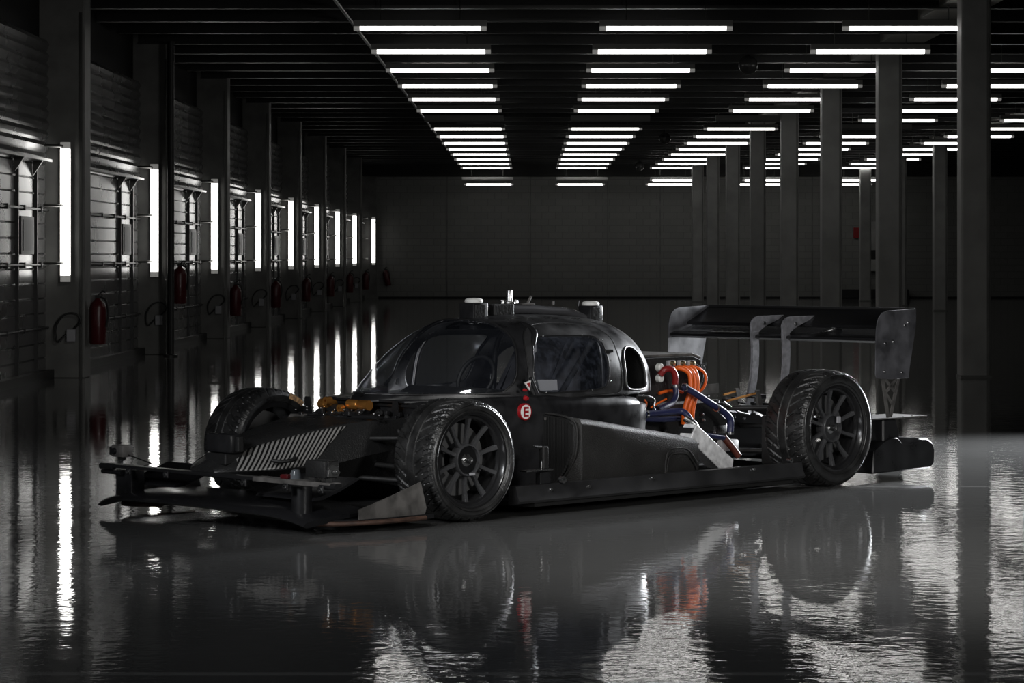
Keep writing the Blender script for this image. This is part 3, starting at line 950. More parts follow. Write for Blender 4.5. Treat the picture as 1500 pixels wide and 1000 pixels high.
# markings on the near flank
def side_y(u): return -herm(u, [-0.02, 0.12, 0.35, 0.6, 0.95, 1.3, 1.55, 1.8], [0.36, 0.40, 0.50, 0.565, 0.595, 0.60, 0.60, 0.595]) - 0.012
eu, _, ew = fV(770, 603, -0.60)
ey = side_y(eu) - 0.004
def disc(r, d0, d1, u, w_, seg=40): return lathe([(0.0001, d0), (r, d0), (r, d1), (0.0001, d1)], seg, (u, 0, w_), 'y')
ed = part('extinguisher_mark', disc(0.047, ey - 0.003, ey + 0.02, eu, ew), M_red, smooth=40, label='round red and white E sticker')
part('white_field', disc(0.0395, ey - 0.0045, ey - 0.002, eu, ew), M_stickw, ed, 40)
bm = B()
x0_, x1_ = eu - 0.018, eu + 0.021
yA, yB = ey - 0.006, ey - 0.0035
add_box(bm, (x0_, yA, ew - 0.027), (x0_ + 0.012, yB, ew + 0.027))
for zz in (-0.027, -0.005, 0.0165):
    add_box(bm, (x0_ + 0.009, yA, ew + zz), (x1_ - (0.004 if zz == -0.004 else 0), yB, ew + zz + 0.0105))
part('letter_e', bm, M_red, ed)
ru, _, rw = fV(770, 583, -0.60)
kn = part('cut_off_knob', lathe([(0.0001, -0.022), (0.010, -0.022), (0.0145, -0.012), (0.0145, 0.0), (0.008, 0.006)], 20, (ru, side_y(ru), rw), 'y'), M_red, smooth=50, label='red cut-off knob')
part('cut_off_knob', lathe([(0.0001, -0.014), (0.006, -0.014), (0.009, 0.0), (0.009, 0.008)], 16, (ru, side_y(ru), rw + 0.045), 'y'), M_red, smooth=50, label='small red button')
tu, _, tw = fV(767, 564, -0.57)
bm = add_prism(B(), [(tu - 0.028, tw + 0.016), (tu + 0.022, tw + 0.026), (tu + 0.012, tw - 0.028)], side_y(tu) - 0.012, side_y(tu) - 0.004)
tr_ = part('triangle_mark', bm, M_stickw, label='white triangle sticker with red edge')
bm = add_prism(B(), [(tu - 0.014, tw + 0.011), (tu + 0.014, tw + 0.016), (tu + 0.008, tw - 0.013)], side_y(tu) - 0.014, side_y(tu) - 0.010)
part('red_field', bm, M_red, tr_)
# door latch strap
a = Vector(fV(777, 553, -0.60)); b_ = Vector(fV(787, 577, -0.61))
part('door_latch', tube([a, b_], 0.011, 8, smooth=False), M_black)

# ---------------- nose
NOSE = ((-1.06, 0.10, 0.04, 0.305, 0.275, 0.250, 0.08), (-0.98, 0.20, 0.07, 0.345, 0.280, 0.24, 0.15), (-0.85, 0.28, 0.12, 0.400, 0.282, 0.235, 0.20),
        (-0.68, 0.32, 0.17, 0.442, 0.288, 0.23, 0.23), (-0.45, 0.345, 0.24, 0.484, 0.30, 0.22, 0.25), (-0.25, 0.36, 0.29, 0.507, 0.33, 0.21, 0.27), (0.0, 0.38, 0.33, 0.522, 0.36, 0.16, 0.30), (0.12, 0.39, 0.35, 0.524, 0.37, 0.14, 0.31))
def nose_pt(s, u, r, off=0.004):
    """point on the inclined flank: r = 0 crease, 1 lower edge"""
    xs = [q[0] for q in NOSE]
    g = lambda k: herm(u, xs, [q[k] for q in NOSE])
    bul = 0.012 * math.sin(PI * r)
    return Vector((u, s * (g(2) + 0.012 + (g(1) - g(2) - 0.012) * r + bul * 0.7 + off * 0.8), g(3) - 0.008 + (g(4) - g(3) + 0.008) * r + bul * 0.7 + off * 0.5))
bm = B(); rgs = []
NS = 40
for i in range(NS + 1):
    u = -1.06 + 1.18 * i / NS
    xs = [q[0] for q in NOSE]
    hw, hc, zt, zs, zb, hb = [herm(u, xs, [q[k] for q in NOSE]) for k in range(1, 7)]
    ring = [Vector((u, -hb, zb))] + [nose_pt(-1, u, r, 0) for r in (1, .75, .5, .25, 0)]
    ring += [Vector((u, -hc, zt)), Vector((u, 0, zt + 0.014)), Vector((u, hc, zt))]
    ring += [nose_pt(1, u, r, 0) for r in (0, .25, .5, .75, 1)] + [Vector((u, hb, zb))]
    rgs.append(ring)
add_loft(bm, rgs)
ncone = part('nose_cone', bm, M_carbon2, smooth=30)
# striped carbon panels laid on both inclined flanks
for s in (-1, 1):
    bmp = B(); NP, NR = 40, 10
    G = [[bmp.verts.new(nose_pt(s, (-0.93 - 0.06 * r) + (0.62 + (-0.28) * r + 0.06 * r) * t, r * 0.97)) for r in [k / NR for k in range(NR + 1)]] for t in [i / NP for i in range(NP + 1)]]
    for i in range(NP):
        for k in range(NR): bmp.faces.new((G[i][k], G[i + 1][k], G[i + 1][k + 1], G[i][k + 1]))
    pn_ = part('striped_carbon_panel', bmp, M_carbon, ncone, 40)
    sm = pn_.modifiers.new('thick', 'SOLIDIFY'); sm.thickness = 0.003
# radar box on the nose tip
pc = fU(326, 652, -0.97)
bx = part('radar_box', box((-1.0, pc[1] - 0.105, 0.372), (-0.93, pc[1] + 0.105, 0.472), 0.014), M_black, smooth=30)
part('radar_bracket', prism([(-1.02, 0.31), (-1.02, 0.37), (-0.88, 0.37), (-0.88, 0.33)], pc[1] - 0.085, pc[1] + 0.085, 'v', 0.006), M_matte, bx)
part('side_connector', box((-0.975, pc[1] - 0.135, 0.38), (-0.935, pc[1] - 0.105, 0.46), 0.006), M_matte, bx)
# tow eye on the flank of the nose
part('tow_eye', tube([(-0.83, -0.29, 0.335), (-0.80, -0.33, 0.33), (-0.73, -0.34, 0.335), (-0.69, -0.31, 0.345)], 0.010, 8), M_matte, smooth=60)
part('nose_screw', lathe([(0.0001, 0.008), (0.008, 0.006), (0.009, 0)], 12, (-0.10, -0.30, 0.512), 'z'), M_steel)

# ---------------- front wing, bar and splitter
def wing(sec, v0, v1, m, name, droop=None, n=24, **kw):
    rg = []
    for i in range(n + 1):
        v = v0 + (v1 - v0) * i / n
        dz, du = droop(v) if droop else (0, 0)
        rg.append([(u + du, v, w_ + dz) for u, w_ in sec])
    return part(name, add_loft(B(), rg), m, smooth=40, **kw)
sec = [(-1.22, 0.085), (-1.20, 0.102), (-1.10, 0.118), (-0.95, 0.128), (-0.78, 0.13), (-0.78, 0.122), (-0.95, 0.105), (-1.10, 0.085), (-1.20, 0.074)]
wing(sec, -0.86, 0.86, M_gloss, 'front_wing', lambda v: ((0.03 * math.cos(v / 0.86 * PI / 2) if abs(v) < 0.6 else 0.03 * math.cos(v / 0.86 * PI / 2) - 0.035 * ((abs(v) - 0.6) / 0.26) ** 2), 0.12 * (abs(v) / 0.86) ** 2))
sec = [(-0.98, 0.165), (-0.97, 0.178), (-0.85, 0.205), (-0.68, 0.26), (-0.66, 0.262), (-0.80, 0.205), (-0.92, 0.168)]
for s in (-1, 1):
    wing(sec, s * 0.34, s * 0.80, M_gloss, 'wing_flap', n=6)
    part('wing_pod', lathe([(0.0001, 0.24), (0.052, 0.24), (0.052, 0.10), (0.0001, 0.10)], 32, (-1.0, s * 0.73, 0), 'z') if s < 0 else box((-1.07, 0.60, 0.10), (-0.98, 0.74, 0.245), 0.006), M_black, smooth=40)
    # splitter foot with brown skid edge
    pl = [(-0.96, s * 0.72), (-0.95, s * 0.82), (-0.86, s * 0.89), (-0.66, s * 0.955), (-0.30, s * 0.96), (-0.30, s * 0.60), (-0.93, s * 0.60)]
    part('splitter_plate', prism(pl, 0.045, 0.068, 'w'), M_gloss)
    part('skid_edge', tube([(-0.90, s * 0.55, 0.055), (-0.975, s * 0.70, 0.052), (-0.97, s * 0.80, 0.05), (-0.88, s * 0.89, 0.05), (-0.66, s * 0.957, 0.05), (-0.36, s * 0.96, 0.05)], 0.013, 8), M_wood, smooth=60, label='worn brown skid edge')
    # upright fence ahead of the wheel
    part('wheel_fence', prism([(-0.80, 0.068), (-0.345, 0.068), (-0.335, 0.10), (-0.375, 0.235), (-0.58, 0.175), (-0.80, 0.12)], s * 0.932, s * 0.94, 'v'), M_fence, label='scuffed grey fence plate')
# flat bar across the nose
L_ = Vector(fU(155, 684, -1.08)); R_ = Vector(fU(495, 712, -1.08))
bar = part('sensor_bar', box((-1.11, R_.y, 0.258), (-1.05, L_.y, 0.276), 0.003), M_dkalu)
part('bar_sleeve', box((-1.115, R_.y + 0.02, 0.256), (-1.045, R_.y + 0.62, 0.279), 0.002), M_fence, bar)
for s, yy_ in ((-1, R_.y), (1, L_.y)):
    part('bar_end_tube', tube([(-1.10, yy_ - s * 0.10, 0.262), (-1.10, yy_ + s * 0.015, 0.262)], 0.017, 12, smooth=False), M_dkalu, bar, 40)
part('bar_end_tube', tube([(-1.09, L_.y - 0.16, 0.232), (-1.09, L_.y + 0.015, 0.232)], 0.012, 12, smooth=False), M_gloss, bar, 40)
for px, py in ((188, 690), (243, 695), (357, 707), (418, 713), (470, 717)):
    p = fU(px, py, -1.125)
    e_ = part('bar_clamp', box((-1.13, p[1] - 0.018, p[2] - 0.018), (-1.115, p[1] + 0.018, p[2] + 0.018), 0.004), M_dkalu, bar)
    part('clamp_ring', lathe([(0.007, 0), (0.012, 0), (0.012, 0.006), (0.007, 0.006)], 16, (-1.136, p[1], p[2]), 'x', closed=True), M_steel, bar)
# far corner camera on its stalk
p = Vector(fU(180, 660, -1.07))
c1 = part('corner_camera', box((-1.11, p.y - 0.05, p.z - 0.032), (-1.04, p.y + 0.05, p.z + 0.032), 0.006, ), M_fence, smooth=30, label='small sensor camera on the far end of the bar')
part('camera_body', box((-1.105, p.y + 0.045, p.z - 0.026), (-1.045, p.y + 0.078, p.z + 0.022), 0.004), M_matte, c1)
part('lens', lathe([(0.0001, -0.014), (0.016, -0.014), (0.018, 0.0)], 20, (-1.11, p.y + 0.02, p.z), 'x'), M_gloss, c1, 30)
part('ball_joint', lathe([(0.0001, -0.055), (0.02, -0.05), (0.024, -0.04), (0.016, -0.03)], 16, (-1.075, p.y, p.z), 'z'), M_matte, c1, 30)
part('stalk', tube([(-1.075, p.y, p.z - 0.05), (-1.075, p.y, 0.276)], 0.006, 8, smooth=False), M_steel, c1)
q2 = fU(222, 680, -1.07)
part('stay_cable', tube([(-1.07, p.y - 0.05, p.z - 0.02), (-1.07, q2[1], q2[2] + 0.005), (-1.08, q2[1] + 0.05, 0.28)], 0.0035, 6, smooth=False), M_matte, c1)
# near corner camera
p = Vector(fU(472, 687, -1.08))
c2 = part('corner_camera', box((-1.12, p.y - 0.065, p.z - 0.042), (-1.03, p.y + 0.085, p.z + 0.045), 0.008), M_matte, smooth=30, label='black sensor camera on the near end of the bar')
part('camera_side_plate', box((-1.11, p.y - 0.078, p.z - 0.035), (-1.04, p.y - 0.065, p.z + 0.045), 0.003), M_steel, c2)
part('knob', lathe([(0.0001, 0.03), (0.010, 0.03), (0.012, 0.0)], 14, (-1.075, p.y - 0.115, p.z - 0.01), 'y'), M_steel, c2, 30)
for yy_ in (p.y - 0.045, p.y + 0.03):
    part('bracket_leg', box((-1.10, yy_ - 0.004, 0.276), (-1.06, yy_ + 0.004, p.z - 0.04)), M_steel, c2)
p = fU(422, 696, -1.06)
part('cable_plug', box((-1.09, p[1] - 0.03, 0.277), (-1.05, p[1] + 0.03, 0.30), 0.006), M_ext, bar, label='faded red plug')
part('sensor_dome', lathe([(0.0001, 0.05), (0.02, 0.045), (0.028, 0.025), (0.03, 0.0)], 20, (-1.04, p[1] - 0.035, 0.277), 'z'), M_navyglass, bar, 40)

# ---------------- front suspension on top of the nose
def rod(name, a, b, r, m, parent=None, seg=10): return part(name, tube([a, b], r, seg, smooth=False), m, parent, 50)
for s, px0, px1, py in ((1, 470, 489, 592), (-1, 511, 541, 593)):
    a = Vector(fU(px0, py - 1, 0.0)); b_ = Vector(fU(px1, py + 1, 0.0))
    if s > 0: ua, ub = -0.02, -0.0
    dmp = part('damper', lathe([(0.0001, a.y), (0.020, a.y), (0.028, a.y - s * 0.0), (0.028, (a.y * 0.55 + b_.y * 0.45)), (0.023, (a.y + b_.y) / 2), (0.028, (a.y * 0.45 + b_.y * 0.55)), (0.028, b_.y), (0.018, b_.y), (0.0001, b_.y)], 28, (0.0, 0, a.z), 'y'), M_gold, smooth=35, label='gold damper reservoir')
mid = fU(498, 598, 0.0)
part('damper_body', lathe([(0.0001, -0.09), (0.03, -0.09), (0.034, -0.04), (0.034, 0.05), (0.024, 0.09), (0.0001, 0.09)], 24, (0.0, mid[1], mid[2] - 0.01), 'y'), M_matte, smooth=35)
part('gold_fitting', lathe([(0.008, -0.02), (0.022, -0.02), (0.022, 0.02), (0.008, 0.02)], 20, (-0.05, fU(490, 586, 0)[1], fU(490, 586, 0)[2]), 'x', closed=True), M_gold, smooth=35)
part('gold_fitting', lathe([(0.006, -0.015), (0.020, -0.015), (0.020, 0.015), (0.006, 0.015)], 20, (-0.05, fU(509, 597, 0)[1], fU(509, 597, 0)[2]), 'x', closed=True), M_gold, smooth=35)
for v_ in (-0.22, -0.06, 0.10, 0.24):
    part('rocker', prism([(-0.10, 0.53), (-0.02, 0.565), (0.06, 0.56), (0.08, 0.53)], v_ - 0.006, v_ + 0.006, 'v', 0.002), M_dkalu)
    part('rocker_bolt', lathe([(0.0001, -0.012), (0.012, -0.012), (0.012, 0.012), (0.0001, 0.012)], 12, (-0.02, v_ - 0.008, 0.548), 'y'), M_steel, smooth=30)
a = fU(447, 610, -0.15); b_ = fU(478, 613, -0.15)
rod('anti_roll_bar', (-0.15, 0.42, 0.50), (-0.15, -0.36, 0.535), 0.013, M_dkalu)
rod('anti_roll_sleeve', (-0.15, 0.36, 0.505), (-0.15, 0.24, 0.51), 0.02, M_fence)
rod('anti_roll_sleeve', (-0.15, 0.02, 0.52), (-0.15, -0.08, 0.523), 0.018, M_steel)
rod('track_rod', (-0.06, 0.33, 0.515), (-0.05, 0.02, 0.54), 0.012, M_steel)
rod('track_rod', (-0.10, -0.02, 0.535), (-0.08, -0.32, 0.52), 0.011, M_dkalu)
random.seed(3)
bm = B()
for i in range(26):
    v_ = -0.36 + 0.72 * random.random(); u_ = -0.18 + 0.3 * random.random(); z_ = 0.52 + 0.03 * random.random()
    add_box(bm, (u_ - 0.012, v_ - 0.014, z_ - 0.012), (u_ + 0.012, v_ + 0.014, z_ + 0.014), 0.004)
part('suspension_fittings', bm, M_dkalu)
bm = B()
for i in range(20):
    v_ = -0.38 + 0.76 * random.random(); u_ = -0.2 + 0.3 * random.random(); z_ = 0.53 + 0.035 * random.random()
    bmesh.ops.create_uvsphere(bm, u_segments=8, v_segments=6, radius=0.007, matrix=Matrix.Translation((u_, v_, z_)))
part('bolt_heads', bm, M_steel, smooth=60)
# triangular brackets each side
for px, s in ((452, 1), (580, -1)):
    v_ = fU(px, 590, 0.06)[1]
    part('damper_bracket', prism([(v_ - 0.035, 0.51), (v_ + 0.035, 0.51), (v_ + 0.018, 0.61), (v_ - 0.018, 0.61)], 0.05, 0.058, 'u'), M_dkalu)
part('crossmember', box((0.085, -0.42, 0.575), (0.10, 0.30, 0.592), 0.003), M_dkalu)
# wishbones, pushrods, steering arms to the four corners
for s in (-1, 1):
    for (a, b_) in (((-0.22, s * 0.28, 0.42), (0.0, s * 0.68, 0.43)), ((0.22, s * 0.30, 0.42), (0.0, s * 0.68, 0.43)),
                    ((-0.22, s * 0.24, 0.21), (0.0, s * 0.70, 0.19)), ((0.22, s * 0.28, 0.21), (0.0, s * 0.70, 0.19)),
                    ((0.0, s * 0.26, 0.53), (0.0, s * 0.66, 0.22)), ((-0.14, s * 0.24, 0.28), (-0.12, s * 0.70, 0.27))):
        rod('wishbone', a, b_, 0.014, M_matte)
    for (a, b_) in (((WB - 0.28, s * 0.20, 0.46), (WB, s * 0.68, 0.47)), ((WB + 0.2, s * 0.18, 0.46), (WB, s * 0.68, 0.47)),
                    ((WB - 0.30, s * 0.16, 0.20), (WB, s * 0.68, 0.20)), ((WB + 0.2, s * 0.16, 0.20), (WB, s * 0.68, 0.20)),
                    ((WB, s * 0.1, 0.34), (WB, s * 0.7, 0.355))):
        rod('wishbone', a, b_, 0.016, M_matte)

# ---------------- roof equipment
def antenna(u, v, wtop, sz=0.125):
    c = Vector((u, v, wtop))
    Mx = Matrix.Translation(c)
    bx_ = part('antenna_box', add_box(B(), (-sz / 2, -sz / 2, -0.155), (sz / 2, sz / 2, 0.0), 0.006, Mx), M_black, smooth=30)
    part('antenna_puck', lathe([(0.0001, 0.026), (0.035, 0.026), (0.05, 0.018), (0.054, 0.008), (0.05, 0.0), (0.0001, 0.0)], 32, (u, v, wtop), 'z'), M_white, bx_, 50, 'white antenna puck')
    part('side_cover', add_box(B(), (-sz / 2 + 0.008, -sz / 2 - 0.006, -0.12), (sz / 2 - 0.03, -sz / 2, -0.012), 0.002, Mx), M_matte, bx_)
    return bx_
ca = fV(694, 443, 0.0); antenna(ca[0], 0.0, ca[2], 0.118)
ca = fV(865, 447, 0.0); antenna(ca[0], 0.0, ca[2], 0.105)
a = fV(723, 453, 0.0)
tb = part('roof_camera_box', box((a[0] - 0.045, -0.055, 1.056), (a[0] + 0.115, 0.055, 1.122), 0.006), M_matte)
pts = [Vector(fV(x, y, 0.0)) for x, y in ((748, 453), (775, 453), (800, 455), (825, 456.5), (842, 460), (856, 466), (868, 476))]
part('roof_tube', tube(pts, lambda t: 0.030 - 0.008 * t, 16), M_tubeb, smooth=60)
cy = fV(746, 441, 0.0)
part('roof_beacon', lathe([(0.0001, 0.065), (0.016, 0.065), (0.018, 0.06), (0.020, 0.0), (0.034, -0.004), (0.036, -0.012), (0.0001, -0.014)], 28, (cy[0], 0, cy[2]), 'z'), M_steel, smooth=30, label='small shiny metal cylinder')
for dx in (-0.055, 0.055):
    part('beacon_foot', lathe([(0.0001, 0.016), (0.012, 0.012), (0.014, -0.006)], 14, (cy[0] + dx, 0, cy[2] - 0.006), 'z'), M_steel, smooth=40)
rod('bent_aerial', fV(772, 445, 0), fV(778, 434, 0), 0.008, M_fence)
part('aerial_base', box((fV(764, 445, 0)[0], -0.02, fV(764, 445, 0)[2] - 0.006), (fV(780, 445, 0)[0], 0.02, fV(764, 445, 0)[2] + 0.004), 0.002), M_fence)
rod('roof_stud', fV(810, 446, 0), fV(810, 441, 0), 0.008, M_fence)
rod('bent_aerial', fV(846, 448, 0.06), fV(848, 440, 0.06), 0.004, M_matte)

# ---------------- side pod, sill
for s in (-1, 1):
    rg = []
    for u, zt, vo, vi in ((0.90, 0.505, 0.80, 0.565), (0.93, 0.502, 0.845, 0.565), (1.1, 0.478, 0.855, 0.57), (1.35, 0.437, 0.855, 0.57), (1.6, 0.398, 0.85, 0.57), (1.8, 0.365, 0.84, 0.55), (1.92, 0.34, 0.83, 0.53)):
        rg.append([(u, s * vi, 0.07), (u, s * (vo - 0.02), 0.07), (u, s * (vo), 0.11), (u, s * (vo + 0.004), zt * 0.6), (u, s * (vo - 0.002), zt - 0.035), (u, s * (vo - 0.010), zt - 0.015), (u, s * (vo - 0.03), zt), (u, s * (vi + 0.03), zt + 0.012), (u, s * vi, zt + 0.012)])
    pod = part('side_pod', add_loft(B(), rg), M_side, smooth=35)
    # ribbed inlet mesh on the front face with curved outer edge
    bm = B()
    for k in range(24):
        v_ = 0.572 + 0.232 * (k + 0.5) / 24
        f_ = (v_ - 0.572) / 0.232
        lo_ = 0.12 + 0.20 * f_ ** 3
        add_box(bm, (0.878, s * (v_ - 0.0025), lo_), (0.897, s * (v_ + 0.0025), 0.515 - 0.018 * f_ - 0.03 * f_ ** 4))
    part('inlet_mesh', bm, M_grille, pod)
    part('inlet_frame', tube([(0.89, s * 0.565, 0.525), (0.89, s * 0.70, 0.517), (0.89, s * 0.78, 0.503), (0.90, s * 0.825, 0.47), (0.90, s * 0.835, 0.38), (0.90, s * 0.81, 0.27), (0.89, s * 0.72, 0.15)], 0.007, 8), M_side, pod, 60)
    # embossed arch on the flank
    o_ = [(1.60, 0.12), (1.61, 0.24), (1.64, 0.29), (1.72, 0.30), (1.80, 0.285), (1.86, 0.23), (1.89, 0.19)]
    part('pod_emboss', tube([(u, s * 0.857, z) for u, z in o_], 0.006, 6), M_side, pod, 60)
    part('pod_emboss', tube([(u * 0.93 + 0.125, s * 0.856, z * 0.9) for u, z in o_], 0.005, 6), M_side, pod, 60)
    # sill plank: two facets
    rg = []
    for u, zo in ((0.34, 0.0), (0.50, 0.0), (1.6, -0.002), (2.72, 0.0), (2.76, 0.0)):
        rg.append([(u, s * 0.86, 0.062), (u, s * 0.935, 0.072), (u, s * 0.945, 0.085), (u, s * 0.928, 0.118), (u, s * 0.918, 0.165), (u, s * 0.86, 0.165)])
    sill = part('sill_plank', add_loft(B(), rg), M_sill, smooth=20)
    for u_, z_ in ((0.60, 0.135), (0.90, 0.135), (1.42, 0.15), (2.30, 0.15)):
        part('sill_bolt', lathe([(0.004, -0.008), (0.009, -0.008), (0.011, 0.0), (0.004, 0.0)], 16, (u_, s * 0.926, z_) if s < 0 else (u_, 0.93, z_), 'y', closed=True), M_steel, sill, 30)
p = Vector(fV(822, 702, -0.92))
part('tow_ring', lathe([(0.008, -0.012), (0.019, -0.012), (0.019, 0.012), (0.008, 0.012)], 24, (p.x, -0.93, p.z), 'y', closed=True), M_steel, smooth=30)
p = Vector(fV(1157, 674, -0.90))
part('tow_ring', lathe([(0.006, -0.012), (0.016, -0.012), (0.016, 0.012), (0.006, 0.012)], 24, (p.x, -0.90, p.z), 'y', closed=True), M_steel, smooth=30)
# sensor bracket ahead of the side pod
p = Vector(fV(795, 668, -0.88))
sb = part('side_sensor', box((p.x - 0.015, -0.90, p.z - 0.07), (p.x + 0.03, -0.86, p.z + 0.055), 0.008), M_matte, label='small side sensor on a bracket')
part('sensor_arm', tube([fV(782, 654, -0.88), fV(795, 655, -0.88), fV(800, 668, -0.88)], 0.007, 8, smooth=False), M_steel, sb)
part('sensor_plate', box((fV(766, 688, -0.88)[0], -0.905, fV(790, 688, -0.88)[2] - 0.004), (fV(806, 688, -0.88)[0], -0.855, fV(790, 688, -0.88)[2] + 0.004)), M_steel, sb)
part('sensor_mount', box((fV(788, 692, -0.88)[0], -0.90, 0.165), (fV(803, 692, -0.88)[0], -0.86, fV(790, 691, -0.88)[2]), 0.004), M_black, sb)
rod('sensor_rod', fV(793, 675, -0.89), fV(793, 688, -0.89), 0.006, M_steel, sb)
p = fV(807, 613, -0.62)
part('pod_screw', box((0.872, -0.62, p[2] - 0.006), (0.878, -0.607, p[2] + 0.008)), M_fence)

# ---------------- radiator box
def PV(pts, v): return [(fV(x, y, v)[0], fV(x, y, v)[2]) for x, y in pts]
rad = part('radiator', prism(PV([(1011, 644), (1021, 621), (1075, 673), (1073, 686), (1054, 686)], -0.72), -0.72, -0.62, 'v', 0.004), M_alu, label='brushed aluminium radiator box standing slanted')
part('radiator_tank', prism(PV([(1011.5, 643), (1015.5, 626), (1021, 629), (1018, 647)], -0.712), -0.712, -0.60, 'v', 0.004), M_dkalu, rad)
for dx in (0, 3):
    q = fV(1020 + dx, 647 + dx, -0.722)
    part('radiator_rivet', lathe([(0.0001, -0.002), (0.004, -0.002), (0.004, 0.004)], 10, (q[0], -0.722, q[2]), 'y'), M_matte, rad)
q = Vector(fV(1012, 622, -0.66))
part('radiator_neck', tube([fV(1003, 612, -0.62), fV(1015, 620, -0.66), fV(1020, 627, -0.67)], 0.022, 12), M_steel, rad, 50)

# ---------------- power unit
inv = part('inverter_box', prism([(2.02, 0.50), (2.02, 0.795), (2.52, 0.795), (2.60, 0.77), (2.60, 0.50)], -0.26, 0.26, 'v', 0.008), M_matte)
part('inverter_lid', prism([(2.02, 0.795), (2.52, 0.795), (2.60, 0.772), (2.60, 0.788), (2.52, 0.81), (2.02, 0.81)], -0.255, 0.265, 'v', 0.003), M_fence, inv, None, 'grey lid')
for px in (981, 996, 1010):
    q = fV(px, 532, -0.262)
    part('power_connector', box((q[0] - 0.034, -0.285, q[2] - 0.018), (q[0] + 0.030, -0.262, q[2] + 0.018), 0.004), M_card, inv)
    part('brass_stud', lathe([(0.0001, -0.022), (0.014, -0.018), (0.017, 0.0), (0.0001, 0.0)], 14, (q[0] - 0.005, -0.285, q[2] + 0.002), 'y'), M_brass, inv, 40)
for py in (538, 554):
    q = fV(966, py, -0.34)
    part('reservoir_cap', lathe([(0.0001, -0.02), (0.018, -0.02), (0.024, -0.013), (0.024, 0.012), (0.0001, 0.012)], 24, (q[0], -0.34, q[2]), 'y'), M_white, inv, 40, 'round white cap')
part('motor_block', prism([(2.0, 0.12), (2.0, 0.52), (2.62, 0.52), (2.80, 0.40), (2.80, 0.14)], -0.30, 0.30, 'v', 0.015), M_matte)
part('gearbox', prism([(2.62, 0.14), (2.62, 0.42), (2.85, 0.46), (3.25, 0.42), (3.45, 0.34), (3.45, 0.14)], -0.17, 0.17, 'v', 0.02), M_dkalu)
bm = B()
add_box(bm, (2.66, -0.30, 0.30), (2.80, -0.18, 0.37), 0.01); add_box(bm, (2.70, -0.34, 0.20), (2.86, -0.2, 0.27), 0.01)
part('gearbox_casting', bm, M_alu, smooth=30)
def cable(name, pts, r, m, v=None, parent=None, label=None):
    P_ = [Vector(fV(x, y, vv)) for x, y, vv in pts]
    return part(name, tube(P_, r, 12, n=8), m, parent, 60, label)
# four orange cables arching down from the connectors
for i, (x0, xm, xe) in enumerate(((988, 1011, 1002), (996, 1017, 1008), (1004, 1021, 1014))):
    cable('power_cable', [(x0, 540, -0.30), (x0 + 9, 539, -0.34), (xm - 2, 546, -0.37), (xm + 1, 561, -0.38), (xm, 573, -0.38), ((xm + xe) / 2 - 1, 590, -0.37), (xe, 604, -0.36), (xe - 1, 620, -0.34)], 0.0155, M_orange)
cable('power_cable', [(1010, 538, -0.28), (1020, 538, -0.30), (1031, 545, -0.31), (1034, 556, -0.31), (1030, 568, -0.31), (1020, 576, -0.30)], 0.009, M_orange)
cable('power_cable', [(1000, 574, -0.31), (985, 572, -0.31), (975, 573, -0.30), (965, 576, -0.29)], 0.010, M_orange)
cable('black_cable', [(1018, 533, -0.27), (1026, 540, -0.29), (1029, 552, -0.29), (1024, 566, -0.28)], 0.007, M_matte)
cable('thin_orange_lead', [(953, 597, -0.40), (963, 591, -0.41), (976, 584, -0.40)], 0.006, M_orange)
cable('thin_orange_lead', [(944, 585, -0.40), (947, 590, -0.41), (946, 596, -0.41)], 0.006, M_orange)
cable('coolant_hose', [(967, 549, -0.36), (974, 541, -0.38), (984, 541, -0.39), (989, 550, -0.39), (989, 562, -0.38)], 0.019, M_redh, label='red rubber hose')
cable('coolant_hose', [(988, 563, -0.38), (990, 578, -0.39), (984, 590, -0.40), (972, 596, -0.42), (962, 600, -0.43)], 0.018, M_blue, label='dark blue hose')
cable('coolant_hose', [(920, 606, -0.50), (945, 606, -0.52), (975, 604, -0.54), (996, 602, -0.56), (1006, 607, -0.60), (1013, 618, -0.64)], 0.019, M_blue, label='long dark blue hose leading to the radiator')
cable('coolant_hose', [(938, 613, -0.45), (965, 614, -0.47), (995, 613, -0.49)], 0.017, M_blue, label='lower dark blue hose')
cable('coolant_hose', [(1003, 567, -0.42), (1020, 577, -0.44), (1040, 590, -0.46), (1058, 601, -0.47), (1069, 612, -0.48), (1070, 624, -0.48), (1069, 636, -0.48)], 0.021, M_blue, label='thick blue hose crossing in front of the orange cables')
cable('coolant_hose', [(1000, 640, -0.5), (1030, 637, -0.5), (1060, 641, -0.5)], 0.016, M_blue)
cable('exhaust_duct', [(1060, 640, -0.40), (1070, 652, -0.42), (1082, 668, -0.44)], 0.022, mat('dull_red_rubber', (0.09, 0.02, 0.012), 0.5))
for x, y, v_ in ((1003, 567, -0.425), (989, 565, -0.39), (1069, 634, -0.485), (1050, 597, -0.47), (961, 600, -0.43), (946, 606, -0.52)):
    q = Vector(fV(x, y, v_))
    part('hose_clamp', lathe([(0.020, -0.008), (0.0245, -0.008), (0.0245, 0.008), (0.020, 0.008)], 20, q, 'x' if y != 565 and y != 634 else 'z', closed=True), M_steel, smooth=30)
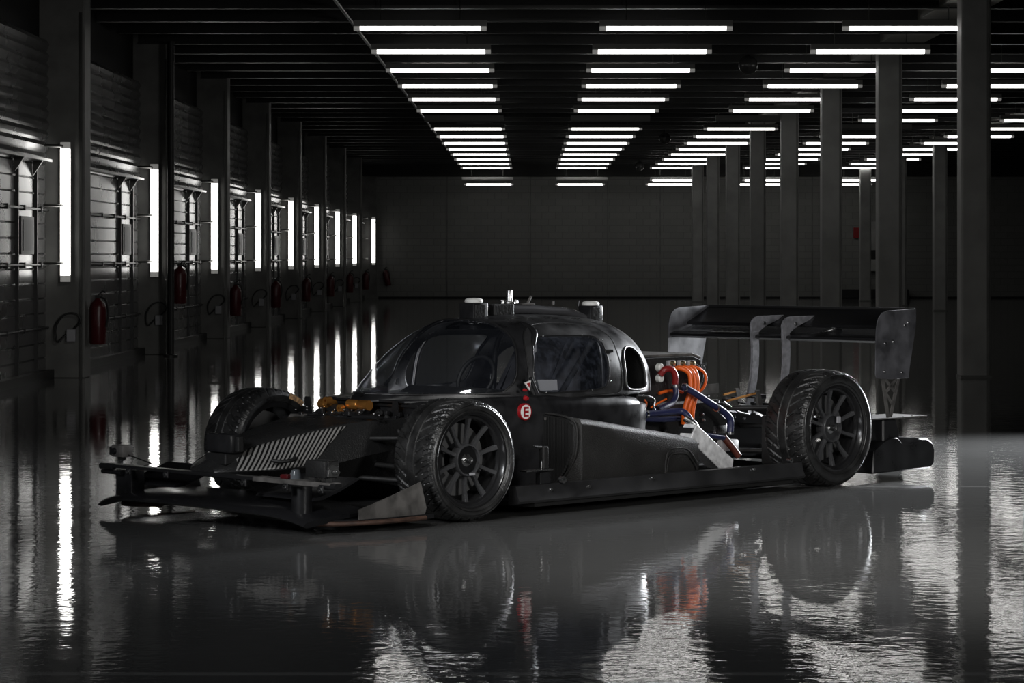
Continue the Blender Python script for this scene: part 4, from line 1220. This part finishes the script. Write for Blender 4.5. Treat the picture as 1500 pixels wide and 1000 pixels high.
# silver pipe loop at the front of the bay
part('brake_line', tube([fV(x, y, -0.52) for x, y in ((934, 579), (950, 580), (959, 586), (958, 596), (962, 603), (968, 600))], 0.005, 8), M_steel, smooth=60)
random.seed(11)
bm = B(); bm2 = B()
for i in range(0):
    u_ = 2.05 + 0.75 * random.random(); z_ = 0.30 + 0.22 * random.random() ; s_ = 0.008 + 0.012 * random.random()
    add_box(bm, (u_ - s_, -0.325, z_ - s_), (u_ + s_, -0.300, z_ + s_), 0.003)
    u_ = 2.05 + 0.75 * random.random(); z_ = 0.25 + 0.27 * random.random()
    bmesh.ops.create_uvsphere(bm2, u_segments=8, v_segments=6, radius=0.0075, matrix=Matrix.Translation((u_, -0.33, z_)))
bm.free(); bm2.free()
for i in range(12):
    u_ = 2.05 + 0.75 * random.random(); z_ = 0.30 + 0.22 * random.random(); s_ = 0.008 + 0.012 * random.random()
    fx = part('motor_fitting', add_box(B(), (u_ - s_, -0.325, z_ - s_), (u_ + s_, -0.300, z_ + s_), 0.003), M_dkalu)
    part('motor_bolt', lathe([(0.0001, -0.008), (0.006, -0.006), (0.008, 0.0)], 10, (u_, -0.325, z_), 'y'), M_steel, fx, 50)
bm = B(); bm2 = B()
for i in range(40):
    u_ = 2.62 + 0.75 * random.random(); z_ = 0.36 + 0.15 * random.random(); v_ = -0.26 + 0.3 * random.random(); s_ = 0.008 + 0.016 * random.random()
    add_box(bm, (u_ - s_ * 1.6, v_ - s_, z_ - s_ * 0.7), (u_ + s_ * 1.6, v_ + s_, z_ + s_ * 0.7), 0.003)
    u_ = 2.62 + 0.75 * random.random(); z_ = 0.36 + 0.17 * random.random(); v_ = -0.3 + 0.3 * random.random()
    if i < 16: part('rear_bolt', lathe([(0.0001, -0.008), (0.007, -0.006), (0.009, 0.004), (0.0001, 0.004)], 10, (u_, v_, z_), 'y'), M_steel, None, 50)
bm2.free(); part('rear_suspension_fittings', bm, M_dkalu)
# rear rockers: two gold links and their uprights
rod('gold_link', fV(1065, 587, -0.28), fV(1106, 576, -0.28), 0.0075, M_gold)
rod('gold_link', fV(1060, 578, 0.12), fV(1077, 573, 0.12), 0.0075, M_gold)
for x, v_ in ((1110, -0.28), (1079, 0.12)):
    a, b_ = Vector(fV(x, 574 if v_ < 0 else 571, v_)), Vector(fV(x + 4, 595 if v_ < 0 else 585, v_))
    part('rocker_plate', add_prism(B(), [(a.x - 0.02, a.z + 0.012), (a.x + 0.014, a.z + 0.012), (b_.x + 0.02, b_.z - 0.02), (b_.x - 0.02, b_.z - 0.02)], v_ - 0.008, v_ + 0.008), M_fence)
part('brake_line', tube([fV(x, y, -0.30) for x, y in ((1060, 588), (1072, 597), (1082, 603), (1098, 607))], 0.006, 8), M_steel, smooth=60)
part('rear_bracket', prism(PV([(1022, 579), (1034, 563), (1052, 561), (1052, 575)], -0.05), -0.055, -0.048, 'v'), M_fence)
part('bay_bracket', prism(PV([(1024, 534), (1033, 530), (1033, 534), (1029, 546)], -0.25), -0.262, -0.256, 'v'), M_steel)

# ---------------- rear wing
def W2(sec_px, v): return [(fV(x, y, v)[0], fV(x, y, v)[2]) for x, y in sec_px]
EP = [(3.545, 0.66), (3.548, 0.80), (3.552, 0.93), (3.562, 0.985), (3.58, 1.02), (3.61, 1.045), (3.66, 1.058), (3.96, 1.068), (3.962, 1.0), (3.955, 0.94), (3.93, 0.84), (3.895, 0.70), (3.885, 0.632), (3.70, 0.63), (3.56, 0.64)]
for s in (-1, 1):
    ep = part('wing_endplate', prism(EP, s * 0.862, s * 0.868, 'v', 0.001), M_endpl)
    for u_, z_ in ((3.64, 0.855), (3.72, 0.865), (3.84, 0.965), (3.875, 0.98), (3.63, 0.68), (3.81, 0.67)):
        part('endplate_bolt', lathe([(0.0001, -0.009), (0.007, -0.008), (0.010, -0.002), (0.010, 0.004)] if s < 0 else [(0.0001, 0.009), (0.007, 0.008), (0.010, 0.002), (0.010, -0.004)], 14, (u_, s * 0.868, z_), 'y'), M_steel, ep, 40)
    # lattice strut from endplate to deck
    bm = B()
    a0, a1, tip = (3.63, 0.645), (3.80, 0.645), (3.705, 0.40)
    def strip(p, q, wd):
        d = Vector((q[0] - p[0], q[1] - p[1])); n_ = Vector((-d.y, d.x)).normalized() * wd / 2
        add_prism(bm, [(p[0] + n_.x, p[1] + n_.y), (q[0] + n_.x, q[1] + n_.y), (q[0] - n_.x, q[1] - n_.y), (p[0] - n_.x, p[1] - n_.y)], s * 0.850, s * 0.858)
    strip(a0, (3.69, 0.385), 0.026); strip(a1, (3.71, 0.385), 0.026); strip(a0, a1, 0.02)
    strip((3.64, 0.645), (3.765, 0.545), 0.018); strip((3.79, 0.645), (3.66, 0.545), 0.018); strip((3.67, 0.54), (3.735, 0.47), 0.016)
    part('endplate_strut', bm, M_fence)
    # rear corner bodywork
    body = [(3.50, 0.05), (3.52, 0.20), (3.62, 0.24), (3.68, 0.268), (3.76, 0.265), (3.80, 0.21), (3.90, 0.205), (3.98, 0.248), (4.06, 0.245), (4.12, 0.215), (4.145, 0.17), (4.14, 0.08), (4.10, 0.055)]
    part('rear_corner_body', prism(body, s * 0.88, s * 0.56, 'v', 0.008), M_black, smooth=30)
    part('deck_post', prism([(3.62, 0.24), (3.62, 0.383), (3.755, 0.383), (3.765, 0.30), (3.80, 0.24)], s * 0.87, s * 0.74, 'v', 0.01), M_black, smooth=30)
    part('deck_plate', box((3.50, s * 0.88, 0.383), (4.06, s * 0.60, 0.391), 0.002), M_fence)
    for u_ in (3.84, 3.93, 4.0):
        part('deck_screw', lathe([(0.0001, 0.004), (0.006, 0.003), (0.007, 0)], 10, (u_, s * 0.86, 0.391), 'z'), M_steel)
    part('shade_panel', box((WB - 0.15, s * 0.62, 0.12), (WB - 0.11, s * 0.46, 0.42), 0.01), M_matte)  # added black sheet standing in for the shade ahead of the rear tyre
main = [(3.56, 0.872), (3.565, 0.888), (3.60, 0.898), (3.68, 0.905), (3.76, 0.925), (3.82, 0.948), (3.76, 0.905), (3.68, 0.872), (3.60, 0.858)]
flap = [(3.735, 0.945), (3.742, 0.962), (3.80, 0.985), (3.88, 1.02), (3.96, 1.062), (3.965, 1.058), (3.90, 1.002), (3.82, 0.958), (3.76, 0.940)]
wing(main, -0.862, 0.862, M_gloss, 'wing_main_plane', n=4)
wing(flap, -0.862, 0.862, M_gloss, 'wing_flap', n=4)
part('gurney_strip', box((3.955, -0.862, 1.056), (3.965, 0.862, 1.072)), M_matte)
for v_ in (0.13, -0.13):
    up = [(3.525, 0.955), (3.54, 0.985), (3.57, 1.005), (3.61, 1.012), (3.86, 1.015), (3.80, 0.985), (3.70, 0.955), (3.64, 0.93), (3.60, 0.905), (3.53, 0.90)]
    hd = part('pylon_head', prism(up, v_ - 0.006, v_ + 0.006, 'v', 0.001), M_plate)
    st = [(3.528, 0.91), (3.60, 0.91), (3.605, 0.80), (3.60, 0.70), (3.585, 0.60), (3.55, 0.45), (3.51, 0.40), (3.46, 0.40), (3.50, 0.52), (3.53, 0.62), (3.54, 0.72), (3.54, 0.82)]
    part('wing_pylon', prism(st, v_ - 0.009, v_ + 0.009, 'v', 0.002), M_plate)
    part('pylon_bolt', lathe([(0.0001, -0.008), (0.012, -0.006), (0.014, 0.0)], 14, (3.66, v_ - 0.006, 0.965), 'y'), M_steel, hd, 40)
part('flap_adjuster', tube([(3.70, -0.30, 0.905), (3.76, -0.34, 0.925), (3.80, -0.40, 0.955)], 0.009, 8), M_steel, smooth=60)
part('diffuser_panel', box((3.45, -0.56, 0.10), (4.08, 0.56, 0.14), 0.01), M_matte)
part('rear_crash_box', prism([(3.4, 0.16), (3.4, 0.42), (3.9, 0.36), (3.9, 0.2)], -0.12, 0.12, 'v', 0.01), M_matte)
